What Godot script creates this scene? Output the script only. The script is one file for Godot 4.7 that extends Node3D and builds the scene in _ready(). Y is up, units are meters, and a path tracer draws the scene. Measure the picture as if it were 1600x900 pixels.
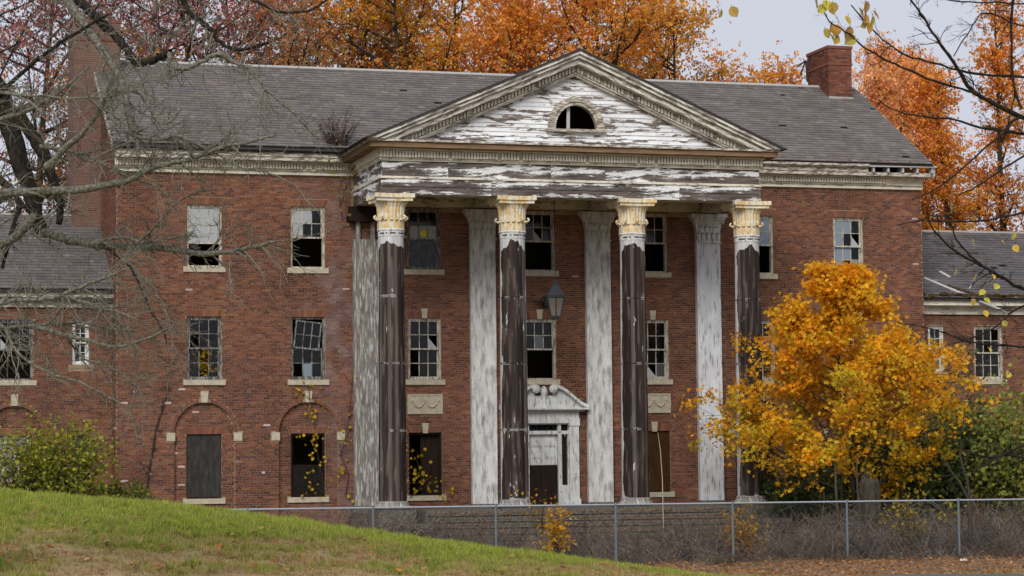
extends Node3D
# An abandoned brick mansion with a peeling portico, seen across a grassy rise in autumn.
# Axes: x along the facade (0 = middle of the portico), y up (0 = ground at the wall), z out of the facade towards the camera.

const EYE := Vector3(-21.2277, 2.3, 70.0)
const AXIS_X := Vector3(0.96049618, -0.01057134, 0.27809231)
const AXIS_Y := Vector3(-0.01024117, 0.99725873, 0.07328128)
const AXIS_F := Vector3(0.27810467, 0.07323438, -0.95775494)
const FOCAL := 3669.5

var rng := RandomNumberGenerator.new()
var noise := FastNoiseLite.new()
var M := {}
var brick_mesh: ArrayMesh
var brick_tones: Array = []


func _ready() -> void:
	rng.seed = 7
	noise.seed = 11
	noise.frequency = 1.0
	make_camera_and_light()
	make_materials()
	make_ground()
	make_mansion()
	make_wings()
	make_steps()
	make_objects()
	make_fence()
	make_background_trees()
	make_near_plants()
	make_undergrowth()
	make_left_tree()
	make_right_tree()
	make_grass()


func make_camera_and_light() -> void:
	var cam := Camera3D.new()
	cam.name = "camera"
	cam.transform = Transform3D(Basis(AXIS_X, AXIS_Y, -AXIS_F), EYE)
	cam.fov = rad_to_deg(2.0 * atan(450.0 / FOCAL))
	cam.near = 0.5
	cam.far = 3000.0
	add_child(cam)
	cam.current = true
	var e := Environment.new()
	e.background_mode = Environment.BG_SKY
	var s := ProceduralSkyMaterial.new()
	s.sky_top_color = Color(0.765, 0.785, 0.835)
	s.sky_horizon_color = Color(0.765, 0.78, 0.825)
	s.sky_curve = 0.15
	s.ground_bottom_color = Color(0.30, 0.28, 0.25)
	s.ground_horizon_color = Color(0.45, 0.43, 0.40)
	s.sun_angle_max = 1.0
	var sky := Sky.new()
	sky.sky_material = s
	e.sky = sky
	e.background_energy_multiplier = 1.0
	e.tonemap_mode = Environment.TONE_MAPPER_LINEAR
	e.tonemap_exposure = 1.14
	e.sdfgi_enabled = true
	e.ssao_enabled = true
	e.ssil_enabled = true
	var w := WorldEnvironment.new()
	w.name = "world_environment"
	w.environment = e
	add_child(w)
	var sun := DirectionalLight3D.new()
	sun.name = "sun"
	sun.light_color = Color(1.0, 0.985, 0.96)
	sun.light_energy = 0.72
	sun.light_angular_distance = 28.0
	sun.shadow_enabled = true
	add_child(sun)
	sun.look_at_from_position(Vector3(-32, 52, 60), Vector3.ZERO)


# ---------------------------------------------------------------- mesh building
class MB:
	var p := PackedVector3Array()
	var n := PackedVector3Array()
	var c := PackedColorArray()
	var uv := PackedVector2Array()
	var col := Color.WHITE

	func vert(a: Vector3, na: Vector3, u := Vector2.ZERO) -> void:
		p.append(a)
		n.append(na)
		c.append(col)
		uv.append(u)

	func tri(a: Vector3, b: Vector3, d: Vector3) -> void:  # counter-clockwise seen from outside
		var nn := (b - a).cross(d - a).normalized()
		vert(a, nn)
		vert(d, nn)
		vert(b, nn)

	func quad(a: Vector3, b: Vector3, d: Vector3, e: Vector3) -> void:
		var nn := (d - a).cross(e - b).normalized()
		vert(a, nn)
		vert(d, nn)
		vert(b, nn)
		vert(a, nn)
		vert(e, nn)
		vert(d, nn)

	func smooth_quad(a: Vector3, b: Vector3, d: Vector3, e: Vector3, na: Vector3, nb: Vector3, nd: Vector3, ne: Vector3, ua := Vector2.ZERO, ub := Vector2.ZERO, ud := Vector2.ZERO, ue := Vector2.ZERO) -> void:
		vert(a, na, ua)
		vert(d, nd, ud)
		vert(b, nb, ub)
		vert(a, na, ua)
		vert(e, ne, ue)
		vert(d, nd, ud)

	func box(lo: Vector3, hi: Vector3) -> void:
		box_t(Transform3D(Basis.from_scale(hi - lo), (lo + hi) * 0.5))

	func box_t(t: Transform3D) -> void:  # a unit cube under t
		var v := []
		for i in 8:
			v.append(t * Vector3(-0.5 + (i & 1), -0.5 + ((i >> 1) & 1), -0.5 + ((i >> 2) & 1)))
		quad(v[4], v[5], v[7], v[6])
		quad(v[1], v[0], v[2], v[3])
		quad(v[5], v[1], v[3], v[7])
		quad(v[0], v[4], v[6], v[2])
		quad(v[6], v[7], v[3], v[2])
		quad(v[0], v[1], v[5], v[4])

	func bar(a: Vector3, b: Vector3, w: float, h: float, up := Vector3.UP) -> void:
		var x := (b - a)
		var l := x.length()
		x = x / l
		var z := x.cross(up).normalized()
		var y := z.cross(x)
		box_t(Transform3D(Basis(x * l, y * h, z * w), (a + b) * 0.5))

	func prism(poly: PackedVector2Array, z0: float, z1: float, t := Transform3D()) -> void:
		var q := poly
		if Geometry2D.is_polygon_clockwise(q):
			q = q.duplicate()
			q.reverse()
		var idx := Geometry2D.triangulate_polygon(q)
		for k in range(0, idx.size(), 3):
			var a := q[idx[k]]
			var b := q[idx[k + 1]]
			var d := q[idx[k + 2]]
			if (b - a).cross(d - a) < 0.0:
				var s := b
				b = d
				d = s
			tri(t * Vector3(a.x, a.y, z1), t * Vector3(b.x, b.y, z1), t * Vector3(d.x, d.y, z1))
			tri(t * Vector3(a.x, a.y, z0), t * Vector3(d.x, d.y, z0), t * Vector3(b.x, b.y, z0))
		for k in q.size():
			var a := q[k]
			var b := q[(k + 1) % q.size()]
			quad(t * Vector3(a.x, a.y, z0), t * Vector3(b.x, b.y, z0), t * Vector3(b.x, b.y, z1), t * Vector3(a.x, a.y, z1))

	func tube(pts: PackedVector3Array, radii: PackedFloat32Array, sides: int) -> void:
		var m := pts.size()
		if m < 2:
			return
		var ref := Vector3(0.31, 0.17, 0.93)
		var prev := PackedVector3Array()
		var prevn := PackedVector3Array()
		for i in m:
			var d := (pts[mini(i + 1, m - 1)] - pts[maxi(i - 1, 0)]).normalized()
			if absf(d.dot(ref)) > 0.95:
				ref = Vector3(0.9, 0.1, -0.3)
			var x := d.cross(ref).normalized()
			var y := d.cross(x)
			var ring := PackedVector3Array()
			var rn := PackedVector3Array()
			for k in sides:
				var a := TAU * k / sides
				var o := x * cos(a) + y * sin(a)
				ring.append(pts[i] + o * radii[i])
				rn.append(o)
			if i > 0:
				for k in sides:
					var k2 := (k + 1) % sides
					smooth_quad(prev[k], prev[k2], ring[k2], ring[k], prevn[k], prevn[k2], rn[k2], rn[k])
			prev = ring
			prevn = rn

	func lathe(at: Vector3, prof: PackedVector2Array, sides: int, flutes := 0, amp := 0.0, smooth := true) -> void:
		# prof holds (radius, height); uv.x runs round from the back, uv.y along the height
		var y0 := prof[0].y
		var yl := prof[prof.size() - 1].y - y0
		for i in prof.size() - 1:
			for k in sides:
				var q := []
				var nn := []
				var us := []
				for e in [[k, i], [k + 1, i], [k + 1, i + 1], [k, i + 1]]:
					var a: float = TAU * e[0] / sides
					var r: float = prof[e[1]].x
					if flutes > 0:
						r -= amp * (0.5 + 0.5 * cos(a * flutes))
					var o := Vector3(-sin(a), 0, -cos(a))
					q.append(at + o * r + Vector3.UP * prof[e[1]].y)
					var sl := prof[mini(e[1] + 1, prof.size() - 1)] - prof[maxi(e[1] - 1, 0)]
					nn.append((o * sl.y + Vector3.UP * -sl.x).normalized() if smooth else Vector3.ZERO)
					us.append(Vector2(float(e[0]) / sides, 1.0 - (prof[e[1]].y - y0) / yl))
				if smooth and flutes == 0:
					smooth_quad(q[0], q[1], q[2], q[3], nn[0], nn[1], nn[2], nn[3], us[0], us[1], us[2], us[3])
				else:
					var fn: Vector3 = (q[2] - q[0]).cross(q[3] - q[1]).normalized()
					smooth_quad(q[0], q[1], q[2], q[3], fn, fn, fn, fn, us[0], us[1], us[2], us[3])

	func ball(at: Vector3, r: Vector3, sides := 10, rings := 6) -> void:
		for i in rings:
			for k in sides:
				var q := []
				var nn := []
				for e in [[k, i], [k + 1, i], [k + 1, i + 1], [k, i + 1]]:
					var a: float = TAU * e[0] / sides
					var b: float = PI * e[1] / rings - PI / 2
					var o := Vector3(cos(a) * cos(b), sin(b), sin(a) * cos(b))
					q.append(at + o * r)
					nn.append((o / r).normalized())
				smooth_quad(q[0], q[3], q[2], q[1], nn[0], nn[3], nn[2], nn[1])

	func mesh() -> ArrayMesh:
		var am := ArrayMesh.new()
		if p.is_empty():
			return am
		var a := []
		a.resize(Mesh.ARRAY_MAX)
		a[Mesh.ARRAY_VERTEX] = p
		a[Mesh.ARRAY_NORMAL] = n
		a[Mesh.ARRAY_COLOR] = c
		a[Mesh.ARRAY_TEX_UV] = uv
		am.add_surface_from_arrays(Mesh.PRIMITIVE_TRIANGLES, a)
		return am


func put(called: String, m: Variant, material: Material, parent: Node3D, stuff := false) -> MeshInstance3D:
	var o := MeshInstance3D.new()
	o.name = called
	o.mesh = m.mesh() if m is MB else m
	o.material_override = material
	if stuff:
		o.set_meta("kind", "stuff")
	parent.add_child(o, true)
	return o


func tag(o: Node3D, label: String, category: String, group := "") -> Node3D:
	o.set_meta("label", label)
	o.set_meta("category", category)
	if group != "":
		o.set_meta("group", group)
	return o


func thing(called: String, at: Vector3, label: String, category: String, group := "") -> Node3D:
	var o := Node3D.new()
	o.name = called
	o.position = at
	add_child(o, true)
	return tag(o, label, category, group)


func scatter(called: String, mesh: Mesh, material: Material, xf: Array, colors: Array, parent: Node3D, stuff := true) -> MultiMeshInstance3D:
	var mm := MultiMesh.new()
	mm.transform_format = MultiMesh.TRANSFORM_3D
	mm.use_colors = true
	mm.mesh = mesh
	mm.instance_count = xf.size()
	for i in xf.size():
		mm.set_instance_transform(i, xf[i])
		mm.set_instance_color(i, colors[i])
	var o := MultiMeshInstance3D.new()
	o.name = called
	o.multimesh = mm
	o.material_override = material
	if stuff:
		o.set_meta("kind", "stuff")
	parent.add_child(o, true)
	return o


func sight(u: float, v: float, d: float) -> Vector3:  # a measured picture point at d metres along the view axis
	return EYE + (AXIS_F + AXIS_X * ((u - 800.0) / FOCAL) - AXIS_Y * ((v - 450.0) / FOCAL)) * d


func on_plane(u: float, v: float, z: float) -> Vector3:  # the point of the plane at that z
	var r := AXIS_F + AXIS_X * ((u - 800.0) / FOCAL) - AXIS_Y * ((v - 450.0) / FOCAL)
	return EYE + r * ((z - EYE.z) / r.z)


func rv(s: float) -> Vector3:
	return Vector3(rng.randf_range(-s, s), rng.randf_range(-s, s), rng.randf_range(-s, s))


func rnd_basis(s: float) -> Basis:
	return Basis.from_euler(Vector3(rng.randf() * TAU, rng.randf() * TAU, rng.randf() * TAU)).scaled(Vector3.ONE * s)


# ---------------------------------------------------------------- materials
func plain(called: String, c: Color, rough := 0.9) -> StandardMaterial3D:  # c is a linear base colour
	var m := StandardMaterial3D.new()
	m.resource_name = called
	m.albedo_color = c.linear_to_srgb()
	m.roughness = rough
	m.metallic_specular = 0.3
	M[called] = m
	return m


func noise_bytes(w: int, h: int, freq: float, seed_: int, oct := 4, sx := 1, sy := 1) -> PackedByteArray:
	var f := FastNoiseLite.new()
	f.seed = seed_
	f.noise_type = FastNoiseLite.TYPE_SIMPLEX_SMOOTH
	f.frequency = freq
	f.fractal_octaves = oct
	f.fractal_gain = 0.58
	var im := f.get_seamless_image(w / sx, h / sy, false, false, 0.1, true)
	if sx > 1 or sy > 1:
		im.resize(w, h, Image.INTERPOLATE_CUBIC)
	im.convert(Image.FORMAT_L8)
	return im.get_data()


func tex_from(data: PackedByteArray, w: int, h: int) -> ImageTexture:
	return ImageTexture.create_from_image(Image.create_from_data(w, h, false, Image.FORMAT_RGB8, data))


# Paint that has flaked off grey wood: along = the image axis of the grain (0 = x, 1 = y), cover = share still painted.
func peel(called: String, paint: Color, wood_a: Color, wood_b: Color, cover: float, along: int, metres: Vector3, seed_: int, patch := 0.012, crisp := 0.03) -> StandardMaterial3D:
	var w := 512
	var h := 512
	var s := 3
	var sx := s if along == 0 else 1
	var sy := s if along == 1 else 1
	var n1 := noise_bytes(w, h, patch, seed_, 6, sx, sy)
	var n2 := noise_bytes(w, h, 0.05, seed_ + 1, 4, sx, sy)
	var n3 := noise_bytes(w, h, 0.006, seed_ + 2, 3)
	var n4 := noise_bytes(w, h, 0.25, seed_ + 3, 2, sx, sy)
	var hist := PackedInt32Array()
	hist.resize(256)
	var mix := PackedByteArray()
	mix.resize(w * h)
	for i in w * h:
		var q := int(clampf(n1[i] * 0.58 + n2[i] * 0.26 + n4[i] * 0.16, 0, 255))
		mix[i] = q
		hist[q] += 1
	var cut := 0
	var sum := 0
	while cut < 255 and sum < (1.0 - cover) * w * h:
		sum += hist[cut]
		cut += 1
	var out := PackedByteArray()
	out.resize(w * h * 3)
	for i in w * h:
		var t := clampf((mix[i] - cut) / (255.0 * crisp) + 0.5, 0.0, 1.0)
		var g := n2[i] / 255.0
		var big := n3[i] / 255.0
		var fine := n4[i] / 255.0
		var wk := clampf(g * 0.7 + big * 0.6 - 0.15, 0.0, 1.0)
		var pk := 0.80 + 0.20 * clampf(fine * 0.6 + big * 0.7, 0.0, 1.0)
		out[i * 3] = int(clampf(lerpf(lerpf(wood_a.r, wood_b.r, wk), paint.r * pk, t), 0, 1) * 255)
		out[i * 3 + 1] = int(clampf(lerpf(lerpf(wood_a.g, wood_b.g, wk), paint.g * pk, t), 0, 1) * 255)
		out[i * 3 + 2] = int(clampf(lerpf(lerpf(wood_a.b, wood_b.b, wk), paint.b * pk, t), 0, 1) * 255)
	var m := StandardMaterial3D.new()
	m.resource_name = called
	m.albedo_texture = tex_from(out, w, h)
	m.uv1_triplanar = true
	m.uv1_world_triplanar = true
	m.uv1_scale = Vector3(1.0 / metres.x, 1.0 / metres.y, 1.0 / metres.z)
	m.uv1_triplanar_sharpness = 8.0
	m.roughness = 0.85
	m.metallic_specular = 0.3
	M[called] = m
	return m


# The round column shafts: dark bare staves, with paint left along some edges and round the joints.
func column_skin(seed_: int, left: float, right: float, flecks: float) -> StandardMaterial3D:
	var w := 256
	var h := 1024
	var n1 := noise_bytes(w, h, 0.02, seed_, 4, 1, 4)
	var n2 := noise_bytes(w, h, 0.06, seed_ + 1, 3, 1, 16)
	var n3 := noise_bytes(w, h, 0.035, seed_ + 2, 4, 1, 4)
	var r := RandomNumberGenerator.new()
	r.seed = seed_
	var staves := []
	for k in 24:
		staves.append(r.randf_range(0.75, 1.25))
	var out := PackedByteArray()
	out.resize(w * h * 3)
	for y in h:
		var ym := 8.85 - 7.7 * y / h
		var jd := 9.0
		for j in [7.1, 5.15, 3.2]:
			jd = minf(jd, absf(ym - j))
		for x in w:
			var i := y * w + x
			var u := float(x) / w
			var a := n1[i] / 255.0 - 0.5
			var b := n3[i] / 255.0 - 0.5
			var n2f := n2[i] / 255.0
			var paint := 0.0
			var dl := absf(u - 0.24)
			var dr := absf(u - 0.70)
			if dl < left * (1.0 + 1.6 * a):
				paint = 1.0
			if dr < right * (1.0 + 2.4 * a):
				paint = 1.0
			if ym > 8.72 + 0.3 * a - 1.1 * absf(u - 0.46):
				paint = 1.0
			if ym < 1.13 + 0.3 * a:
				paint = maxf(paint, 0.8)
			paint = maxf(paint, clampf((b + a * 0.5 + 0.25 * (n2f - 0.5) - 0.44 + flecks) * 14.0, 0.0, 0.9))
			if jd < 0.03 + 0.05 * b and a > 0.02:
				paint = 0.75
			var st: float = staves[int(u * 24.0) % 24]
			var g := (0.70 + 0.56 * n2f) * st
			var c := Color(0.205, 0.168, 0.155) * g
			if st > 1.18:
				c = c.lerp(Color(0.42, 0.39, 0.37), 0.55)
			c = c.lerp(Color(0.46, 0.43, 0.41) * (0.8 + 0.4 * n2f), clampf((n2f - 0.60) * 4.0 + a * 1.4, 0.0, 0.36))
			if jd < 0.010:
				c = Color(0.10, 0.08, 0.08)
				paint *= 0.3
			c = c.lerp(Color(0.80, 0.80, 0.81) * (0.8 + 0.25 * n2[i] / 255.0), paint)
			out[i * 3] = int(clampf(c.r, 0, 1) * 255)
			out[i * 3 + 1] = int(clampf(c.g, 0, 1) * 255)
			out[i * 3 + 2] = int(clampf(c.b, 0, 1) * 255)
	var m := StandardMaterial3D.new()
	m.resource_name = "column_skin"
	m.albedo_texture = tex_from(out, w, h)
	m.roughness = 0.75
	m.metallic_specular = 0.3
	return m


# A plain colour broken up by a mottled grain, laid on in world space.
func mottled(called: String, a: Color, b: Color, metres: Vector3, seed_: int, freq := 0.02, relief := 0.0, sx := 1, sy := 1) -> StandardMaterial3D:
	var w := 256
	var n1 := noise_bytes(w, w, freq, seed_, 5, sx, sy)
	var n2 := noise_bytes(w, w, 0.2, seed_ + 5, 2)
	var out := PackedByteArray()
	out.resize(w * w * 3)
	for i in w * w:
		var t := clampf(n1[i] / 255.0 * 0.75 + n2[i] / 255.0 * 0.35 - 0.05, 0.0, 1.0)
		out[i * 3] = int(lerpf(a.r, b.r, t) * 255)
		out[i * 3 + 1] = int(lerpf(a.g, b.g, t) * 255)
		out[i * 3 + 2] = int(lerpf(a.b, b.b, t) * 255)
	var m := StandardMaterial3D.new()
	m.resource_name = called
	m.albedo_texture = tex_from(out, w, w)
	m.uv1_triplanar = true
	m.uv1_world_triplanar = true
	m.uv1_scale = Vector3(1.0 / metres.x, 1.0 / metres.y, 1.0 / metres.z)
	m.uv1_triplanar_sharpness = 6.0
	m.roughness = 0.92
	m.metallic_specular = 0.25
	if relief > 0.0:
		var im := Image.create_from_data(w, w, false, Image.FORMAT_L8, n2)
		m.heightmap_enabled = true
		m.heightmap_texture = ImageTexture.create_from_image(im)
		m.heightmap_scale = relief
	M[called] = m
	return m


func tinted(called: String, rough := 0.85, translucent := 0.0) -> StandardMaterial3D:  # coloured by its copies or its vertices
	var m := StandardMaterial3D.new()
	m.resource_name = called
	m.vertex_color_use_as_albedo = true
	m.roughness = rough
	m.metallic_specular = 0.25
	if translucent > 0.0:
		m.backlight_enabled = true
		m.backlight = Color(translucent, translucent, translucent)
	M[called] = m
	return m


func make_materials() -> void:
	peel("tympanum_paint", Color(0.94, 0.95, 0.97), Color(0.38, 0.34, 0.32), Color(0.55, 0.51, 0.48), 0.72, 0, Vector3(4.4, 2.3, 4.4), 21, 0.017, 0.04).uv1_world_triplanar = false
	peel("frieze_paint", Color(0.93, 0.94, 0.95), Color(0.235, 0.205, 0.195), Color(0.52, 0.49, 0.475), 0.38, 0, Vector3(5.6, 2.4, 5.6), 33, 0.012, 0.07).uv1_world_triplanar = false
	peel("cornice_paint", Color(0.84, 0.82, 0.77), Color(0.36, 0.32, 0.29), Color(0.68, 0.64, 0.59), 0.52, 0, Vector3(2.1, 0.9, 2.1), 47, 0.025, 0.2)
	peel("rake_paint", Color(0.90, 0.885, 0.85), Color(0.43, 0.40, 0.375), Color(0.70, 0.675, 0.64), 0.55, 0, Vector3(2.6, 1.2, 2.6), 48, 0.020, 0.07).uv1_world_triplanar = false
	peel("dentil_paint", Color(0.91, 0.89, 0.83), Color(0.50, 0.46, 0.41), Color(0.72, 0.68, 0.62), 0.90, 0, Vector3(2.1, 1.3, 2.1), 51, 0.02, 0.14)
	peel("pilaster_paint", Color(0.86, 0.86, 0.855), Color(0.46, 0.46, 0.465), Color(0.70, 0.695, 0.69), 0.82, 1, Vector3(1.9, 3.6, 1.9), 61, 0.016, 0.30)
	peel("pilaster_paint_clean", Color(0.86, 0.87, 0.885), Color(0.42, 0.42, 0.43), Color(0.70, 0.70, 0.70), 0.93, 1, Vector3(1.3, 3.9, 1.3), 67, 0.016, 0.12)
	peel("pilaster_bare", Color(0.76, 0.76, 0.75), Color(0.36, 0.335, 0.32), Color(0.56, 0.54, 0.52), 0.22, 1, Vector3(0.9, 2.8, 0.9), 71, 0.02, 0.22)
	peel("capital_paint", Color(0.90, 0.88, 0.81), Color(0.77, 0.62, 0.38), Color(0.86, 0.76, 0.57), 0.60, 1, Vector3(2.3, 1.6, 2.3), 83, 0.022, 0.14)
	peel("soffit_paint", Color(0.80, 0.77, 0.68), Color(0.40, 0.35, 0.30), Color(0.58, 0.53, 0.47), 0.8, 0, Vector3(3.3, 3.3, 3.3), 93, 0.016, 0.1)
	peel("door_paint", Color(0.87, 0.88, 0.88), Color(0.55, 0.52, 0.48), Color(0.7, 0.68, 0.64), 0.9, 1, Vector3(1.3, 2.3, 1.3), 97, 0.02, 0.12)
	peel("window_paint", Color(0.82, 0.80, 0.74), Color(0.42, 0.39, 0.35), Color(0.6, 0.57, 0.52), 0.72, 1, Vector3(1.3, 1.9, 1.3), 101, 0.03, 0.2)
	peel("window_paint_grey", Color(0.62, 0.62, 0.61), Color(0.25, 0.24, 0.23), Color(0.42, 0.41, 0.39), 0.45, 1, Vector3(1.3, 1.9, 1.3), 103, 0.03, 0.2)
	mottled("brown_cornice", Color(0.36, 0.28, 0.21), Color(0.60, 0.50, 0.40), Vector3(2.3, 0.6, 2.3), 107, 0.02, 0.0, 4, 1)
	mottled("mortar", Color(0.48, 0.40, 0.325), Color(0.68, 0.59, 0.49), Vector3(2.1, 2.1, 2.1), 111, 0.02)
	mottled("brick_core", Color(0.42, 0.26, 0.22), Color(0.54, 0.36, 0.30), Vector3(1.4, 0.5, 1.4), 113, 0.03)
	mottled("stone", Color(0.62, 0.58, 0.50), Color(0.78, 0.75, 0.68), Vector3(1.3, 0.9, 1.3), 117, 0.02)
	mottled("step_stone", Color(0.20, 0.18, 0.155), Color(0.56, 0.54, 0.50), Vector3(0.9, 0.7, 0.9), 119, 0.03, 0.5)
	mottled("plywood_grey", Color(0.16, 0.155, 0.15), Color(0.30, 0.29, 0.28), Vector3(0.9, 1.7, 0.9), 123, 0.02, 0.0, 1, 2)
	mottled("plywood_brown", Color(0.20, 0.135, 0.075), Color(0.31, 0.21, 0.12), Vector3(0.9, 1.7, 0.9), 127, 0.02, 0.0, 1, 2)
	mottled("plywood_dark", Color(0.12, 0.09, 0.075), Color(0.22, 0.17, 0.14), Vector3(0.5, 1.9, 0.5), 129, 0.02, 0.0, 1, 4)
	mottled("bark", Color(0.17, 0.15, 0.13), Color(0.36, 0.33, 0.29), Vector3(0.7, 1.6, 0.7), 131, 0.03, 1.0, 1, 2)
	mottled("lichen_bark", Color(0.17, 0.16, 0.14), Color(0.67, 0.67, 0.61), Vector3(0.4, 0.4, 0.4), 137, 0.03, 0.6)
	mottled("dark_bark", Color(0.075, 0.068, 0.06), Color(0.27, 0.25, 0.21), Vector3(0.5, 0.9, 0.5), 139, 0.03, 0.8)
	mottled("twig_pale", Color(0.27, 0.25, 0.22), Color(0.66, 0.65, 0.59), Vector3(0.3, 0.3, 0.3), 153, 0.03)
	mottled("twig_dark", Color(0.11, 0.10, 0.095), Color(0.24, 0.215, 0.20), Vector3(0.4, 0.4, 0.4), 149, 0.03)
	mottled("twig_bark", Color(0.17, 0.14, 0.125), Color(0.33, 0.29, 0.26), Vector3(0.5, 0.5, 0.5), 141, 0.03)
	mottled("asphalt", Color(0.33, 0.33, 0.33), Color(0.42, 0.415, 0.41), Vector3(1.1, 1.1, 1.1), 143, 0.05, 0.4)
	mottled("moss", Color(0.18, 0.17, 0.08), Color(0.42, 0.30, 0.17), Vector3(0.8, 0.5, 0.8), 147, 0.03, 2.0)
	tinted("brick", 0.9)
	tinted("slate", 0.7)
	tinted("ground", 0.97)
	tinted("leaf", 0.7, 0.95)
	tinted("grass_blade", 0.8, 0.3)
	tinted("twig", 0.9)
	mottled("room_plaster", Color(0.42, 0.38, 0.33), Color(0.60, 0.56, 0.50), Vector3(2.0, 2.0, 2.0), 151, 0.02)
	plain("roof_edge", Color(0.045, 0.042, 0.042), 0.8)
	plain("iron", Color(0.035, 0.038, 0.042), 0.55)
	plain("lantern_metal", Color(0.035, 0.042, 0.048), 0.7)
	plain("pale_pane", Color(0.36, 0.375, 0.395), 0.5)  # opaque pale grey for some panes
	plain("bluish_pane", Color(0.20, 0.24, 0.29), 0.4)  # opaque blue grey for some panes
	plain("yellow_disc", Color(0.75, 0.62, 0.04), 0.7)
	plain("rail_steel", Color(0.30, 0.33, 0.37), 0.5)
	plain("old_plank", Color(0.42, 0.42, 0.42), 0.9)
	plain("flashing", Color(0.38, 0.37, 0.36), 0.6)
	plain("white_scrap", Color(0.8, 0.8, 0.8), 0.8)
	plain("stem_pale", Color(0.34, 0.29, 0.22), 0.9)
	M.post_steel = plain("post_steel", Color(0.13, 0.16, 0.18), 0.5)
	M.wire_steel = plain("wire_steel", Color(0.10, 0.10, 0.105), 0.5)
	var g := plain("glass", Color(0.02, 0.022, 0.025), 0.08)
	g.transparency = BaseMaterial3D.TRANSPARENCY_ALPHA
	g.albedo_color.a = 0.12
	g.metallic_specular = 0.3
	var dg := plain("dusty_glass", Color(0.20, 0.21, 0.22), 0.14)
	dg.transparency = BaseMaterial3D.TRANSPARENCY_ALPHA
	dg.albedo_color.a = 0.20
	dg.metallic_specular = 0.5
	var lg := plain("lamp_glass", Color(0.30, 0.27, 0.23), 0.15)
	lg.transparency = BaseMaterial3D.TRANSPARENCY_ALPHA
	lg.albedo_color.a = 0.35
	# brick tones, as linear base colours
	for t in [[0.165, 0.065, 0.043], [0.195, 0.077, 0.047], [0.147, 0.058, 0.041], [0.126, 0.052, 0.039], [0.178, 0.082, 0.056], [0.232, 0.099, 0.053], [0.095, 0.045, 0.037], [0.157, 0.074, 0.056], [0.085, 0.046, 0.043], [0.24, 0.15, 0.14]]:
		brick_tones.append(Color(t[0], t[1], t[2]))
	var bm := MB.new()
	bm.box(Vector3(-0.5, -0.5, -0.5), Vector3(0.5, 0.5, 0.5))
	brick_mesh = bm.mesh()


# ---------------------------------------------------------------- ground
func crest(x: float) -> float:
	var xs := [-70.0, -22.0, -18.4, -17.3, -16.2, -15.2, -13.9, -12.3, -10.9, -9.3, -7.9, -6.3, -4.0, -1.0, 60.0]
	var hs := [2.2, 2.05, 1.78, 1.67, 1.58, 1.47, 1.29, 1.0, 0.8, 0.56, 0.34, 0.12, -0.18, -0.36, -0.36]
	if x <= xs[0]:
		return hs[0]
	for i in xs.size() - 1:
		if x <= xs[i + 1]:
			return lerpf(hs[i], hs[i + 1], (x - xs[i]) / (xs[i + 1] - xs[i]))
	return -0.36


func ground_y(x: float, z: float) -> float:
	var back := lerpf(-0.36, 0.0, smoothstep(12.5, 4.5, z))
	var c := crest(x)
	var near := lerpf(-0.5, 0.62, smoothstep(-2.0, -11.0, x))
	var h := lerpf(back, c, smoothstep(17.0, 26.5, z))
	h = lerpf(h, near, smoothstep(29.0, 50.0, z))
	if absf(x) < 60.0 and z > 5.0 and z < 70.0:
		h += 0.07 * noise.get_noise_2d(x * 0.5, z * 0.5) + 0.045 * noise.get_noise_2d(x * 1.7, z * 1.7)
	return h


func lawn_share(x: float, z: float) -> float:  # how green the grass is here
	var n := noise.get_noise_2d(x * 0.35 + 40.0, z * 0.35)
	var n2 := noise.get_noise_2d(x * 1.3, z * 1.3 + 9.0)
	return clampf(1.35 - smoothstep(34.0, 40.0, z) * 1.05 + n * 1.15 + n2 * 0.7 - smoothstep(-6.5, -2.5, x) * 0.9, 0.0, 1.0)


func ground_tone(x: float, z: float) -> Color:
	var n := noise.get_noise_2d(x * 0.8 + 3.0, z * 0.8)
	var n2 := noise.get_noise_2d(x * 3.0, z * 3.0 + 5.0)
	var dirt := Color(0.14, 0.105, 0.08).lerp(Color(0.22, 0.16, 0.115), clampf(0.5 + n + n2 * 0.5, 0, 1))
	var green := Color(0.13, 0.18, 0.025).lerp(Color(0.22, 0.25, 0.05), clampf(0.5 + n2 + n * 0.4, 0, 1))
	var straw := Color(0.27, 0.175, 0.10).lerp(Color(0.38, 0.27, 0.15), clampf(0.5 + n2 + n * 0.4, 0, 1))
	var lawn := straw.lerp(green, lawn_share(x, z))
	var k := smoothstep(19.0, 23.5, z + 3.0 * smoothstep(-1.0, -9.0, x))
	return dirt.lerp(lawn, k)


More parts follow.
